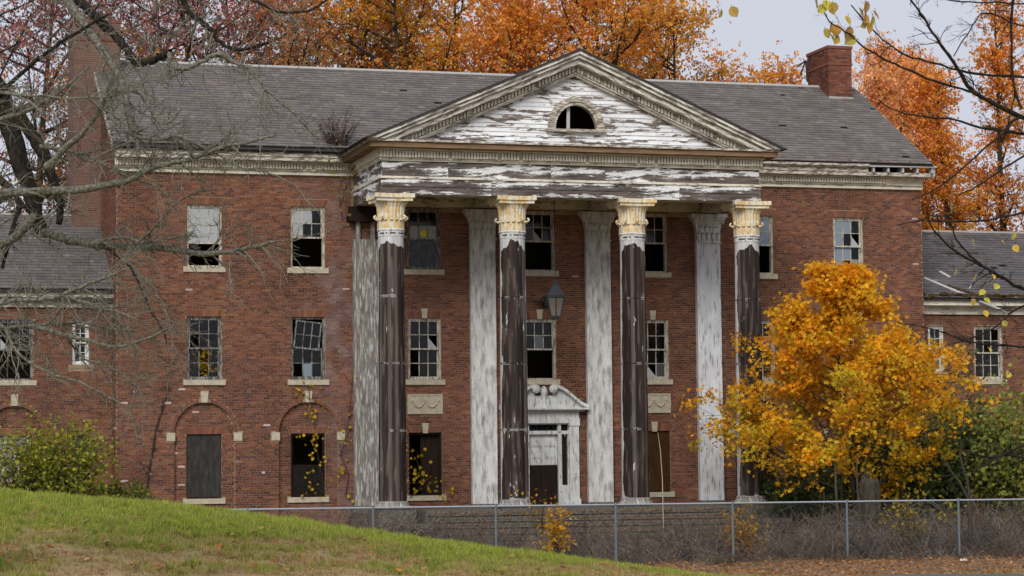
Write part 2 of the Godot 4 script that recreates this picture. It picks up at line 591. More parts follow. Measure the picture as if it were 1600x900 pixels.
func make_ground() -> void:
	var xs := PackedFloat32Array([-900, -400, -200, -120, -80, -60])
	var x := -45.0
	while x <= 45.0:
		xs.append(x)
		x += 0.75
	xs.append_array(PackedFloat32Array([60, 80, 120, 200, 400, 900]))
	var zs := PackedFloat32Array([-900, -400, -200, -120, -80, -50, -30, -20, -10])
	var z := -4.0
	while z <= 56.0:
		zs.append(z)
		z += 0.75
	zs.append_array(PackedFloat32Array([60, 65, 72, 80, 120, 200, 400]))
	var p := PackedVector3Array()
	var n := PackedVector3Array()
	var c := PackedColorArray()
	var idx := PackedInt32Array()
	for zz in zs:
		for xx in xs:
			p.append(Vector3(xx, ground_y(xx, zz), zz))
			var e := 0.3
			n.append(Vector3(ground_y(xx - e, zz) - ground_y(xx + e, zz), 2 * e, ground_y(xx, zz - e) - ground_y(xx, zz + e)).normalized())
			c.append(ground_tone(xx, zz))
	var w := xs.size()
	for j in zs.size() - 1:
		for i in w - 1:
			var a := j * w + i
			idx.append_array(PackedInt32Array([a, a + 1, a + w, a + 1, a + w + 1, a + w]))
	var arr := []
	arr.resize(Mesh.ARRAY_MAX)
	arr[Mesh.ARRAY_VERTEX] = p
	arr[Mesh.ARRAY_NORMAL] = n
	arr[Mesh.ARRAY_COLOR] = c
	arr[Mesh.ARRAY_INDEX] = idx
	var am := ArrayMesh.new()
	am.add_surface_from_arrays(Mesh.PRIMITIVE_TRIANGLES, arr)
	put("ground", am, M.ground, self).set_meta("kind", "structure")
	var rd := MB.new()
	var px := -0.6
	while px < 70.0:
		var nx := px + 1.0
		for k in 5:
			var z0 := 22.3 + k * 1.2
			var z1 := z0 + 1.2
			rd.quad(Vector3(px, ground_y(px, z1) + 0.03, z1), Vector3(nx, ground_y(nx, z1) + 0.03, z1), Vector3(nx, ground_y(nx, z0) + 0.03, z0), Vector3(px, ground_y(px, z0) + 0.03, z0))
		px = nx
	put("road", rd, M.asphalt, self).set_meta("kind", "structure")


# ---------------------------------------------------------------- brickwork
# Cuts are [x0, x1, y0, y1, kind, extra]: kind 0 a rectangle, 1 a flat arch that widens upwards, 2 a round arch (x0, x1 = centre and radius, y0 = spring).
func spans(y: float, h: float, x0: float, x1: float, cuts: Array) -> Array:
	var free := [[x0, x1]]
	for c in cuts:
		var a := 0.0
		var b := 0.0
		if c[4] == 2:
			var cx: float = c[0]
			var r: float = c[1]
			if y < c[2]:
				a = cx - c[5]
				b = cx + c[5]
			elif y < c[2] + r:
				var hw := sqrt(maxf(r * r - (y - c[2]) * (y - c[2]), 0.0))
				a = cx - hw
				b = cx + hw
			else:
				continue
		else:
			if y + h * 0.5 <= c[2] + 0.008 or y - h * 0.5 >= c[3] - 0.008:
				continue
			a = c[0]
			b = c[1]
			if c[4] == 1:
				var k: float = clampf((y - c[2]) / (c[3] - c[2]), 0.0, 1.0) * c[5]
				a -= k
				b += k
		var out := []
		for s in free:
			if b <= s[0] or a >= s[1]:
				out.append(s)
				continue
			if a > s[0]:
				out.append([s[0], a])
			if b < s[1]:
				out.append([b, s[1]])
		free = out
	return free


func brick_tone(g: Vector3) -> Color:
	var r := rng.randf()
	var t: Color
	if r < 0.045:
		t = brick_tones[8]
	elif r < 0.13:
		t = brick_tones[6]
	elif r < 0.22:
		t = brick_tones[5]
	else:
		t = brick_tones[rng.randi() % 5]
	var n := noise.get_noise_2d(g.x * 0.25 + g.z * 0.3, g.y * 0.3)
	var k := 0.96 + 0.44 * n + 0.2 * noise.get_noise_2d(g.x * 1.3, g.y * 0.5 + 60.0) + rng.randf_range(-0.09, 0.09)
	var out := Color(t.r * k, t.g * k, t.b * k)
	# salts bloomed out of the wall beside the portico and low on the left, in patches
	var e := 0.0
	if g.x < -12.45 and g.z < -4.0:
		out = out.lerp(Color(0.20, 0.135, 0.115), 0.75)
	if g.z > -0.5 and g.z < 0.3:
		e = smoothstep(1.4, 0.0, absf(g.x + 6.6)) * smoothstep(4.2, 5.5, g.y) * smoothstep(9.6, 7.0, g.y) * 1.2
		e = maxf(e, 0.55 * smoothstep(1.5, 0.0, absf(g.x + 6.4)))
		e *= clampf(0.55 + 1.3 * noise.get_noise_2d(g.x * 1.1, g.y * 0.8 + 20.0), 0.0, 1.0)
		out = out.lerp(Color(0.13, 0.075, 0.08).lerp(Color(0.26, 0.19, 0.20), clampf(0.4 + 1.6 * noise.get_noise_2d(g.x * 2.0, g.y * 1.4), 0, 1)), clampf(e, 0, 0.8))
		var s := noise.get_noise_2d(g.x * 1.9 + 7.0, g.y * 2.3)
		if g.y < 4.6 and g.x < -8.4 and s > 0.48 and rng.randf() < 0.5:
			out = Color(0.50, 0.42, 0.42)
		elif rng.randf() < 0.0008:
			out = Color(0.42, 0.33, 0.31)
	return out


# Lays courses on the plane through o along ax with outward normal nz, adding to xf / cols.
func lay(o: Vector3, ax: Vector3, nz: Vector3, x0: float, x1: float, y0: float, y1: float, cuts: Array, xf: Array, cols: Array, slope = null) -> void:
	var course := 0.0677
	var j := 0
	var y := y0 + course * 0.5
	while y < y1 - 0.03:
		var a0 := x0
		var a1 := x1
		if slope != null:
			var lim: Vector2 = slope.call(y + course * 0.5)
			a0 = maxf(a0, lim.x)
			a1 = minf(a1, lim.y)
		if a1 > a0:
			var header := j % 6 == 5
			var pitch := 0.1065 if header else 0.213
			var off := (0.0 if j % 2 == 0 else 0.1065) if not header else 0.053
			for s in spans(y, 0.057, a0, a1, cuts):
				var bx: float = floor((s[0] - off) / pitch) * pitch + off
				while bx < s[1]:
					var l: float = maxf(bx + 0.006, s[0] + 0.004)
					var r: float = minf(bx + pitch - 0.006, s[1] - 0.004)
					if r - l > 0.025:
						var proud := rng.randf_range(-0.0025, 0.0025)
						var at := o + ax * ((l + r) * 0.5) + Vector3.UP * (y + rng.randf_range(-0.0015, 0.0015)) + nz * (proud - 0.006)
						xf.append(Transform3D(Basis(ax * (r - l), Vector3.UP * 0.0545, nz * 0.03), at))
						cols.append(brick_tone(at))
					bx += pitch
		y += course
		j += 1


# Bricks under a wall: the `singles` that show largest are parts, the rest one joined part.
func hang_bricks(xf: Array, cols: Array, wall: Node3D, singles: int, want = null) -> void:
	var taken := {}
	if singles > 0:
		var order := []
		for i in xf.size():
			if want == null or want.call(xf[i]):
				order.append([-xf[i].basis.x.length() * 1000.0 + (xf[i].origin - EYE).length() * 0.5, i])
		order.sort_custom(func(a, b): return a[0] < b[0])
		var mats := []
		for t in brick_tones:
			var m := plain("single_brick", t)
			mats.append(m)
		for q in mini(singles, order.size()):
			var i: int = order[q][1]
			taken[i] = true
			var c: Color = cols[i]
			var best := 0
			var bd := 9.0
			for k in brick_tones.size():
				var d: float = absf(brick_tones[k].r - c.r) + absf(brick_tones[k].g - c.g) * 2.0 + absf(brick_tones[k].b - c.b) * 2.0
				if d < bd:
					bd = d
					best = k
			var b := put("brick", brick_mesh, mats[best], wall)
			b.transform = xf[i]
	var rx := []
	var rc := []
	for i in xf.size():
		if not taken.has(i):
			rx.append(xf[i])
			rc.append(cols[i])
	if rx.size() > 0:
		scatter("brickwork", brick_mesh, M.brick, rx, rc, wall)


# A wall of thickness between zf and zb with rectangular openings (real reveals).
func slab(m: MB, x0: float, x1: float, y0: float, y1: float, zf: float, zb: float, holes: Array) -> void:
	var xs := [x0, x1]
	var ys := [y0, y1]
	for h in holes:
		xs.append_array([h[0], h[1]])
		ys.append_array([h[2], h[3]])
	xs.sort()
	ys.sort()
	for i in xs.size() - 1:
		for j in ys.size() - 1:
			var a: float = xs[i]
			var b: float = xs[i + 1]
			var c: float = ys[j]
			var d: float = ys[j + 1]
			if b - a < 1e-5 or d - c < 1e-5 or a < x0 - 1e-6 or b > x1 + 1e-6 or c < y0 - 1e-6 or d > y1 + 1e-6:
				continue
			var open := false
			for h in holes:
				if (a + b) * 0.5 > h[0] and (a + b) * 0.5 < h[1] and (c + d) * 0.5 > h[2] and (c + d) * 0.5 < h[3]:
					open = true
			if open:
				continue
			m.quad(Vector3(a, c, zf), Vector3(b, c, zf), Vector3(b, d, zf), Vector3(a, d, zf))
			m.quad(Vector3(b, c, zb), Vector3(a, c, zb), Vector3(a, d, zb), Vector3(b, d, zb))
	for h in holes:
		var a: float = h[0]
		var b: float = h[1]
		var c: float = h[2]
		var d: float = h[3]
		m.quad(Vector3(a, c, zf), Vector3(a, d, zf), Vector3(a, d, zb), Vector3(a, c, zb))
		m.quad(Vector3(b, c, zb), Vector3(b, d, zb), Vector3(b, d, zf), Vector3(b, c, zf))
		m.quad(Vector3(a, d, zf), Vector3(b, d, zf), Vector3(b, d, zb), Vector3(a, d, zb))
		m.quad(Vector3(a, c, zb), Vector3(b, c, zb), Vector3(b, c, zf), Vector3(a, c, zf))
	m.quad(Vector3(x0, y0, zb), Vector3(x0, y0, zf), Vector3(x0, y1, zf), Vector3(x0, y1, zb))
	m.quad(Vector3(x1, y0, zf), Vector3(x1, y0, zb), Vector3(x1, y1, zb), Vector3(x1, y1, zf))
	m.quad(Vector3(x0, y1, zf), Vector3(x1, y1, zf), Vector3(x1, y1, zb), Vector3(x0, y1, zb))


# A flat arch of splayed bricks over an opening, each brick a part of the wall.
func flat_arch(wall: Node3D, cx: float, hw: float, y: float, z: float, key: bool) -> void:
	var n := 13
	var h := 0.215
	var bot := hw * 2.0 + 0.06
	var top := hw * 2.0 + 0.22
	for i in n:
		if key and i == n / 2:
			continue
		var a := (float(i) / n - 0.5)
		var b := (float(i + 1) / n - 0.5)
		var g := 0.005
		var m := MB.new()
		m.prism(PackedVector2Array([Vector2(cx + a * bot + g, y + 0.004), Vector2(cx + b * bot - g, y + 0.004), Vector2(cx + b * top - g, y + h), Vector2(cx + a * top + g, y + h)]), z - 0.02, z + rng.randf_range(0.008, 0.012))
		var t: Color = brick_tones[[0, 1, 5, 4, 2][rng.randi() % 5]]
		put("arch_brick", m, arch_mat(t), wall)


var arch_mats := {}
func arch_mat(t: Color) -> Material:
	if not arch_mats.has(t):
		arch_mats[t] = plain("arch_brick", t)
	return arch_mats[t]


func round_arch(wall: Node3D, cx: float, r: float, sy: float, z: float) -> void:
	var n := 27
	for i in n:
		var a := PI * i / n
		var b := PI * (i + 1) / n
		var g := 0.006 / r
		var r1 := r + 0.105
		if absf((a + b) * 0.5 - PI / 2) < 0.14:
			continue
		var m := MB.new()
		var q := PackedVector2Array()
		for e in [[a + g, r + 0.003], [b - g, r + 0.003], [b - g, r1], [a + g, r1]]:
			q.append(Vector2(cx + cos(e[0]) * e[1], sy + sin(e[0]) * e[1]))
		m.prism(q, z - 0.02, z + rng.randf_range(0.008, 0.012))
		put("arch_brick", m, arch_mat(brick_tones[[0, 1, 7, 4, 2][rng.randi() % 5]]), wall)


# ---------------------------------------------------------------- windows
func sash(win: Node3D, cx: float, y0: float, y1: float, hw: float, z: float, rows: int, cols: int, codes: String, m: Material, tilt := 0.0) -> void:
	var f := MB.new()
	var st := 0.042
	var t := Transform3D(Basis(Vector3(0, 0, 1), tilt), Vector3(cx, (y0 + y1) * 0.5, z))
	var hh := (y1 - y0) * 0.5
	var add := func(a: Vector2, b: Vector2, dz: float) -> void:
		var c := (a + b) * 0.5
		f.box_t(t * Transform3D(Basis.from_scale(Vector3(b.x - a.x, b.y - a.y, dz)), Vector3(c.x, c.y, 0)))
	add.call(Vector2(-hw, -hh), Vector2(-hw + st, hh), 0.04)
	add.call(Vector2(hw - st, -hh), Vector2(hw, hh), 0.04)
	add.call(Vector2(-hw + st, -hh), Vector2(hw - st, -hh + st * 1.2), 0.038)
	add.call(Vector2(-hw + st, hh - st), Vector2(hw - st, hh), 0.038)
	var iw := (hw - st) * 2.0
	var ih := hh * 2.0 - st * 2.2
	for k in range(1, cols):
		var x := -hw + st + iw * k / cols
		add.call(Vector2(x - 0.012, -hh + st * 1.2), Vector2(x + 0.012, hh - st), 0.028)
	for k in range(1, rows):
		var y := -hh + st * 1.2 + ih * k / rows
		add.call(Vector2(-hw + st, y - 0.011), Vector2(hw - st, y + 0.011), 0.025)
	put("sash", f, m, win)
	var kinds := {"g": M.glass, "p": M.pale_pane, "b": M.bluish_pane}
	for r in rows:
		for k in cols:
			var code := codes[r * cols + k]
			if code == "o":
				continue
			var pm := MB.new()
			var x0 := -hw + st + iw * k / cols
			var x1 := x0 + iw / cols
			var yt := hh - st - ih * r / rows
			var yb := yt - ih / rows
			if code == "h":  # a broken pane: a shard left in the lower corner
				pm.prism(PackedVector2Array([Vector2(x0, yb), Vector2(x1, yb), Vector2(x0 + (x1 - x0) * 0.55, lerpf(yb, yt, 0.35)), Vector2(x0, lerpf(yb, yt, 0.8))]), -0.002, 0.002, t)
				put("pane", pm, M.pale_pane, win)
				continue
			pm.box_t(t * Transform3D(Basis.from_scale(Vector3(x1 - x0 - 0.01, yt - yb - 0.01, 0.004)), Vector3((x0 + x1) * 0.5, (yt + yb) * 0.5, 0)))
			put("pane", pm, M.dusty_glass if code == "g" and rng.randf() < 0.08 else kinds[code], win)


func window(parent: Node3D, cx: float, y0: float, y1: float, hw: float, z: float, m: Material, upper: String, lower: String, tilt := 0.0, rows := 2, cols := 3, mid := 0.5) -> MeshInstance3D:
	var f := MB.new()
	var j := 0.06
	var zf := z - 0.055
	var zb := z - 0.22
	f.box(Vector3(cx - hw, y0, zb), Vector3(cx - hw + j, y1, zf))
	f.box(Vector3(cx + hw - j, y0, zb), Vector3(cx + hw, y1, zf))
	f.box(Vector3(cx - hw + j, y1 - j, zb), Vector3(cx + hw - j, y1, zf - 0.003))
	f.box(Vector3(cx - hw + j, y0, zb), Vector3(cx + hw - j, y0 + j * 0.8, zf + 0.01))
	var w := put("window", f, m, parent)
	var iw := hw - j - 0.004
	var ym := lerpf(y1 - j, y0 + j * 0.8, mid)
	if upper != "":
		sash(w, cx, ym - 0.02, y1 - j - 0.003 - absf(tilt) * 0.5, iw - absf(tilt) * 0.55, zf - 0.045, rows, cols, upper, m, tilt)
	if lower != "":
		sash(w, cx, y0 + j * 0.8 + 0.003, ym + 0.02, iw, zf - 0.095, rows, cols, lower, m)
	return w


func stone_sill(parent: Node3D, cx: float, y: float, hw: float, z: float) -> void:
	var s := MB.new()
	s.box(Vector3(cx - hw - 0.11, y - 0.155, z - 0.2), Vector3(cx + hw + 0.11, y, z + 0.055))
	put("stone_sill", s, M.stone, parent)


func keystone(parent: Node3D, cx: float, y0: float, y1: float, z: float, w0 := 0.15, w1 := 0.21) -> void:
	var s := MB.new()
	s.prism(PackedVector2Array([Vector2(cx - w0 * 0.5, y0), Vector2(cx + w0 * 0.5, y0), Vector2(cx + w1 * 0.5, y1), Vector2(cx - w1 * 0.5, y1)]), z - 0.05, z + 0.045)
	put("keystone", s, M.stone, parent)


func board_up(parent: Node3D, cx: float, y0: float, y1: float, hw: float, z: float, m: Material) -> void:
	var b := MB.new()
	b.box(Vector3(cx - hw, y0, z - 0.02), Vector3(cx + hw, y1, z))
	put("plywood_board", b, m, parent)


# ---------------------------------------------------------------- the mansion
const XW := 13.13
const WX := [-10.505, -7.353, -3.72, -0.02, 3.72, 7.353, 10.505]
const HW := 0.527
const RIDGE_Y := 15.2
const RIDGE_Z := -5.3


func make_mansion() -> void:
	var o := thing("abandoned_mansion", Vector3.ZERO, "derelict three-storey red brick mansion with white columned portico and grey slate roof", "building")
	front_wall(o)
	gable_walls(o)
	mansion_roof(o)
	chimney(o, 11.89, 12.76, -6.2, -4.4, 13.6, 16.55)
	chimney(o, -13.95, -12.5, -6.3, -4.4, 0.0, 16.4)
	mansion_cornice(o)
	portico(o)
	doorway(o)


func front_wall(o: Node3D) -> void:
	var holes := []
	var cuts := []
	for x in WX:
		for f in [[8.19, 10.07, false], [4.80, 6.70, absf(x) < 4.0]]:
			holes.append([x - HW, x + HW, f[0], f[1]])
			cuts.append([x - HW, x + HW, f[0], f[1], 0, 0])
			cuts.append([x - HW - 0.03, x + HW + 0.03, f[1], f[1] + 0.222, 1, 0.085])
			cuts.append([x - HW - 0.115, x + HW + 0.115, f[0] - 0.16, f[0], 0, 0])
	var niches := [WX[0], WX[1], WX[5], WX[6]]
	var r := 0.9
	var sy := 3.23
	for x in niches:
		holes.append([x - r, x + r, -0.4, sy + r + 0.001])
		cuts.append([x, r + 0.112, sy, 0, 2, r])
		cuts.append([x - 0.12, x + 0.12, 4.12, 4.45, 0, 0])
		for s in [-1.0, 1.0]:
			cuts.append([x + s * 1.005 - 0.14, x + s * 1.005 + 0.14, 2.965, 3.23, 0, 0])
	for x in [WX[2], WX[4]]:
		holes.append([x - HW, x + HW, 1.26, 3.18])
		cuts.append([x - HW, x + HW, 1.26, 3.18, 0, 0])
		cuts.append([x - HW - 0.03, x + HW + 0.03, 3.18, 3.402, 1, 0.085])
		cuts.append([x - HW - 0.115, x + HW + 0.115, 1.10, 1.26, 0, 0])
		cuts.append([x - 0.565, x + 0.565, 3.745, 4.365, 0, 0])
		cuts.append([x - 0.1, x + 0.1, 3.40, 3.47, 0, 0])
	for x in [WX[2], WX[3], WX[4]]:
		cuts.append([x - 0.1, x + 0.1, 6.92, 7.0, 0, 0])
	holes.append([-0.9, 1.0, 0.85, 3.5])
	cuts.append([-1.14, 1.24, 0.0, 3.95, 0, 0])
	cuts.append([-6.0, 6.0, 10.02, 11.2, 0, 0])
	var w := MB.new()
	slab(w, -XW, XW, -0.4, 11.5, 0.0, -0.36, holes)
	# round heads of the niches
	for x in niches:
		var top := sy + r + 0.001
		for k in 24:
			var a := PI * k / 24
			var b := PI * (k + 1) / 24
			var p := Vector2(x + cos(a) * r, sy + sin(a) * r)
			var q := Vector2(x + cos(b) * r, sy + sin(b) * r)
			w.quad(Vector3(q.x, q.y, 0), Vector3(p.x, p.y, 0), Vector3(p.x, top, 0), Vector3(q.x, top, 0))
			w.quad(Vector3(p.x, p.y, 0), Vector3(q.x, q.y, 0), Vector3(q.x, q.y, -0.12), Vector3(p.x, p.y, -0.12))
		var win := [x - HW, x + HW, 1.26, 3.18]
		slab(w, x - r - 0.01, x + r + 0.01, -0.4, top + 0.05, -0.105, -0.357, [win])
	var wall := put("front_wall", w, M.mortar, o)
	var xf := []
	var cols := []
	lay(Vector3.ZERO, Vector3.RIGHT, Vector3.BACK, -XW, XW, 0.02, 11.04, cuts, xf, cols)
	for x in niches:
		var nc := [[x - HW, x + HW, 1.26, 3.18, 0, 0], [x - HW - 0.03, x + HW + 0.03, 3.18, 3.402, 1, 0.085], [x - HW - 0.115, x + HW + 0.115, 1.10, 1.26, 0, 0]]
		var lim := func(y: float) -> Vector2:
			if y < sy:
				return Vector2(x - r, x + r)
			if y > sy + r:
				return Vector2(1, -1)
			var hw := sqrt(r * r - (y - sy) * (y - sy))
			return Vector2(x - hw, x + hw)
		lay(Vector3(0, 0, -0.105), Vector3.RIGHT, Vector3.BACK, x - r, x + r, 0.02, sy + r, nc, xf, cols, lim)
	hang_bricks(xf, cols, wall, 300, func(t: Transform3D) -> bool: return t.origin.x > -10.0 and t.origin.x < -6.1 and t.origin.y > 1.3 and t.origin.y < 10.8 and t.basis.x.length() > 0.18)
	for x in WX:
		flat_arch(wall, x, HW, 10.07, 0.0, false)
		flat_arch(wall, x, HW, 6.70, 0.0, absf(x) < 4.0)
	for x in niches:
		flat_arch(wall, x, HW, 3.18, -0.105, false)
		round_arch(wall, x, r, sy, 0.0)
		keystone(wall, x, 4.12, 4.45, 0.0, 0.17, 0.24)
		for s in [-1.0, 1.0]:
			var b := MB.new()
			b.box(Vector3(x + s * 1.005 - 0.125, 2.975, -0.05), Vector3(x + s * 1.005 + 0.125, 3.225, 0.035))
			put("impost_stone", b, M.stone, wall)
	for x in [WX[2], WX[4]]:
		flat_arch(wall, x, HW, 3.18, 0.0, true)
		keystone(wall, x, 3.16, 3.47, 0.0)
		plaque(wall, x, 3.75, 4.36)
	for x in [WX[2], WX[3], WX[4]]:
		keystone(wall, x, 6.69, 6.99, 0.0)
	var fx := -XW
	while fx < -5.6:
		var b := MB.new()
		b.box(Vector3(fx + 0.01, -0.4, -0.02), Vector3(fx + 1.24, 0.27, 0.05))
		put("foundation_stone", b, M.step_stone, wall)
		fx += 1.25
	# windows: codes run from the top left pane; g glass, p opaque pale grey, b opaque blue grey, o empty, h broken
	var wp: Material = M.window_paint
	var wg: Material = M.window_paint_grey
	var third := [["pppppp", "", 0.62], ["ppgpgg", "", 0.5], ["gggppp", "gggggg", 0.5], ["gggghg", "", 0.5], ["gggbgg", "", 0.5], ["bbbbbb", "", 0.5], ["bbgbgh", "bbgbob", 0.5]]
	for i in 7:
		var v := window(o, WX[i], 8.19, 10.07, HW, 0.0, wp if i != 2 else wg, third[i][0], third[i][1], 0.0, 2, 3, third[i][2])
		stone_sill(v, WX[i], 8.19, HW, 0.0)
		if i == 2:
			var d := MB.new()
			d.lathe(Vector3.ZERO, PackedVector2Array([Vector2(0, 0.0), Vector2(0.105, 0.0), Vector2(0.105, 0.006), Vector2(0, 0.006)]), 20)
			var dm := put("yellow_disc", d, M.yellow_disc, v)
			dm.transform = Transform3D(Basis(Vector3.RIGHT, PI / 2), Vector3(WX[i] + 0.02, 9.32, -0.085))
	var second := [["gggogg", "goggog"], ["gggggg", "gggobg"], ["gggggh", "oggogg"], ["gggggg", ""], ["oggogg", "gggghg"], ["gggggg", "gggggg"], ["gggggg", "gggggg"]]
	for i in 7:
		var v := window(o, WX[i], 4.80, 6.70, HW, 0.0, wg if i in [0, 1] else wp, second[i][0], second[i][1], -0.11 if i == 1 else 0.0)
		stone_sill(v, WX[i], 4.80, HW, 0.0)
	var boards := [M.plywood_grey, null, null, null, M.plywood_brown, M.plywood_dark, M.plywood_dark]
	for i in [0, 1, 2, 4, 5, 6]:
		var z := 0.0 if i in [2, 4] else -0.105
		var v := window(o, WX[i], 1.26, 3.18, HW, z, M.plywood_dark, "", "gggggg" if i == 1 else "")
		stone_sill(v, WX[i], 1.26, HW, z)
		if boards[i] != null:
			board_up(v, WX[i], 1.27, 3.17, HW - 0.005, z - 0.05, boards[i])
		elif i == 2:
			board_up(v, WX[i] + 0.2, 1.3, 3.12, 0.3, z - 0.2, M.plywood_dark)
	# rooms behind the openings: floors, a back partition, all dark
	var room := MB.new()
	for y in [0.6, 4.1, 7.5, 10.75]:
		room.box(Vector3(-XW + 0.37, y, -5.0), Vector3(XW - 0.37, y + 0.25, -0.37))
	room.box(Vector3(-XW + 0.37, -0.3, -5.2), Vector3(XW - 0.37, 11.4, -5.0))
	for x in [-9.0, -5.6, -1.9, 1.9, 5.6, 9.0]:
		for y in [0.85, 4.35, 7.75]:
			room.box(Vector3(x - 0.08, y, -5.0), Vector3(x + 0.08, y + 3.0, -0.37))
	put("inner_walls", room, M.room_plaster, o)


func plaque(wall: Node3D, cx: float, y0: float, y1: float) -> void:
	var b := MB.new()
	b.box(Vector3(cx - 0.555, y0, -0.05), Vector3(cx + 0.555, y1, 0.02))
	for e in [[-0.555, -0.50, y0, y1], [0.50, 0.555, y0, y1], [-0.50, 0.50, y0, y0 + 0.05], [-0.50, 0.50, y1 - 0.05, y1]]:
		b.box(Vector3(cx + e[0], e[2], 0.02), Vector3(cx + e[1], e[3], 0.035))
	var p := put("relief_plaque", b, M.stone, wall)
	var g := MB.new()
	for k in 2:
		var pts := PackedVector3Array()
		var rad := PackedFloat32Array()
		for i in 13:
			var t := i / 12.0
			pts.append(Vector3(cx - 0.42 + 0.42 * k + 0.42 * t, y0 + 0.38 - 0.17 * sin(PI * t), 0.024))
			rad.append(0.014 + 0.022 * sin(PI * t))
		g.tube(pts, rad, 6)
	for k in 3:
		g.ball(Vector3(cx - 0.42 + 0.42 * k, y0 + 0.40, 0.02), Vector3(0.04, 0.04, 0.03))
	g.mesh()
	var s := put("garland_relief", g, M.stone, wall)
	s.position = Vector3.ZERO
	p.position = Vector3.ZERO


func gable_walls(o: Node3D) -> void:
	var back := -10.6
	var prof := PackedVector2Array([Vector2(-0.0, -0.4), Vector2(-0.0, 11.75), Vector2(RIDGE_Z, RIDGE_Y - 0.12), Vector2(back, 11.75), Vector2(back, -0.4)])
	for s in [-1.0, 1.0]:
		var m := MB.new()
		# the profile lies in z-y: turn it so that local x runs along z
		var q := PackedVector2Array()
		for v in prof:
			q.append(Vector2(v.x - 0.362 if v.x > -0.1 and v.y < 11.0 else v.x - 0.05 if v.x > -0.1 else v.x, v.y))
		q[0].x = -0.362
		q[1] = Vector2(-0.362, 11.55)
		m.prism(q, XW - 0.36 if s > 0 else -XW, XW - 0.003 if s > 0 else -XW + 0.36, Transform3D(Basis(Vector3(0, 0, 1), Vector3(0, 1, 0), Vector3(1, 0, 0)), Vector3.ZERO))
		var w := put("gable_wall", m, M.mortar if s < 0 else M.brick_core, o)
		if s < 0:
			var xf := []
			var cols := []
			var lim := func(y: float) -> Vector2:
				if y < 11.6:
					return Vector2(0.0, 10.6)
				var k := (RIDGE_Y - 0.1 - y) / (RIDGE_Y - 0.1 - 11.7)
				return Vector2(5.3 - 5.3 * k, 5.3 + 5.3 * k)
			lay(Vector3(-XW, 0, 0), Vector3.FORWARD, Vector3.LEFT, 0.0, 10.6, 0.02, RIDGE_Y - 0.2, [[4.4, 6.3, 0, 20, 0, 0]], xf, cols, lim)
			hang_bricks(xf, cols, w, 0)
	var b := MB.new()
	b.box(Vector3(-XW + 0.36, -0.4, back), Vector3(XW - 0.363, 11.7, back + 0.3))
	put("back_wall", b, M.brick_core, o)


func shingles(roof: Node3D, x0: float, x1: float, eave: Vector2, ridge: Vector2, singles: int, seed_: int, tone := Color(0.138, 0.128, 0.123)) -> void:
	# eave and ridge are (z, y); courses of slates from the eave up
	var up := Vector3(0, ridge.y - eave.y, ridge.x - eave.x)
	var len := up.length()
	up /= len
	var nrm := Vector3.RIGHT.cross(up) * -1.0
	if nrm.y < 0:
		nrm = -nrm
	var expo := 0.205
	var m := MB.new()
	m.box_t(Transform3D(Basis(), Vector3.ZERO))
	var mesh := m.mesh()
	var xf := []
	var cols := []
	var r := RandomNumberGenerator.new()
	r.seed = seed_
	var rows := int(len / expo)
	for j in rows + 1:
		var s := j * expo
		var x := x0 - r.randf() * 0.3
		while x < x1:
			var w := r.randf_range(0.19, 0.28)
			var a := maxf(x, x0)
			var b := minf(x + w, x1)
			if b - a > 0.05:
				var l := expo + 0.05
				if s + l > len + 0.02:
					l = len + 0.02 - s
				if l > 0.06 and r.randf() > 0.004:
					var c := Vector3((a + b) * 0.5, eave.y, eave.x) + up * (s + l * 0.5) + nrm * (0.028 + r.randf_range(-0.004, 0.005))
					var tilt := Basis(Vector3.RIGHT, 0.075 + r.randf_range(-0.015, 0.015))
					var bs := Basis(Vector3.RIGHT * (b - a - 0.006), Vector3.ZERO, Vector3.ZERO)
					var u2 := (up - nrm * 0.10).normalized()
					var n2 := (nrm + up * 0.10).normalized()
					bs = Basis(Vector3.RIGHT * (b - a - 0.006), u2 * l, -n2 * 0.026 * (1.0 if Vector3.RIGHT.cross(u2).dot(n2) < 0 else -1.0))
					xf.append(Transform3D(bs.rotated(nrm, r.randf_range(-0.012, 0.012)) if false else bs, c))
					var k := r.randf_range(0.84, 1.14) * (1.0 + 0.22 * noise.get_noise_2d(c.x * 0.4, s * 0.9))
					if r.randf() < 0.03:
						k *= 1.3
					var hue := r.randf()
					var rot := clampf(noise.get_noise_2d(c.x * 0.7 + 90.0, s * 1.6) * 2.2 - 0.35, 0.0, 1.0)
					cols.append(Color(tone.r * k * (1.0 + 0.10 * hue), tone.g * k, tone.b * k * (1.05 - 0.10 * hue)).lerp(Color(0.16, 0.125, 0.095) * k, rot * 0.6))
			x += w
	var pick := {}
	if singles > 0:
		var mats := []
		for k in 6:
			var q := 0.75 + k * 0.11
			mats.append(plain("single_slate", Color(tone.r * q * 1.04, tone.g * q, tone.b * q), 0.7))
		var order := []
		for i in xf.size():
			order.append([(xf[i].origin - EYE).length() - xf[i].basis.x.length() * 40.0, i])
		order.sort_custom(func(a, b): return a[0] < b[0])
		for q in mini(singles, order.size()):
			var i: int = order[q][1]
			pick[i] = true
			var mi := put("slate", mesh, mats[clampi(int((cols[i].g / tone.g - 0.7) / 0.11), 0, 5)], roof)
			mi.transform = xf[i]
	var rx := []
	var rc := []
	for i in xf.size():
		if not pick.has(i):
			rx.append(xf[i])
			rc.append(cols[i])
	scatter("slates", mesh, M.slate, rx, rc, roof)


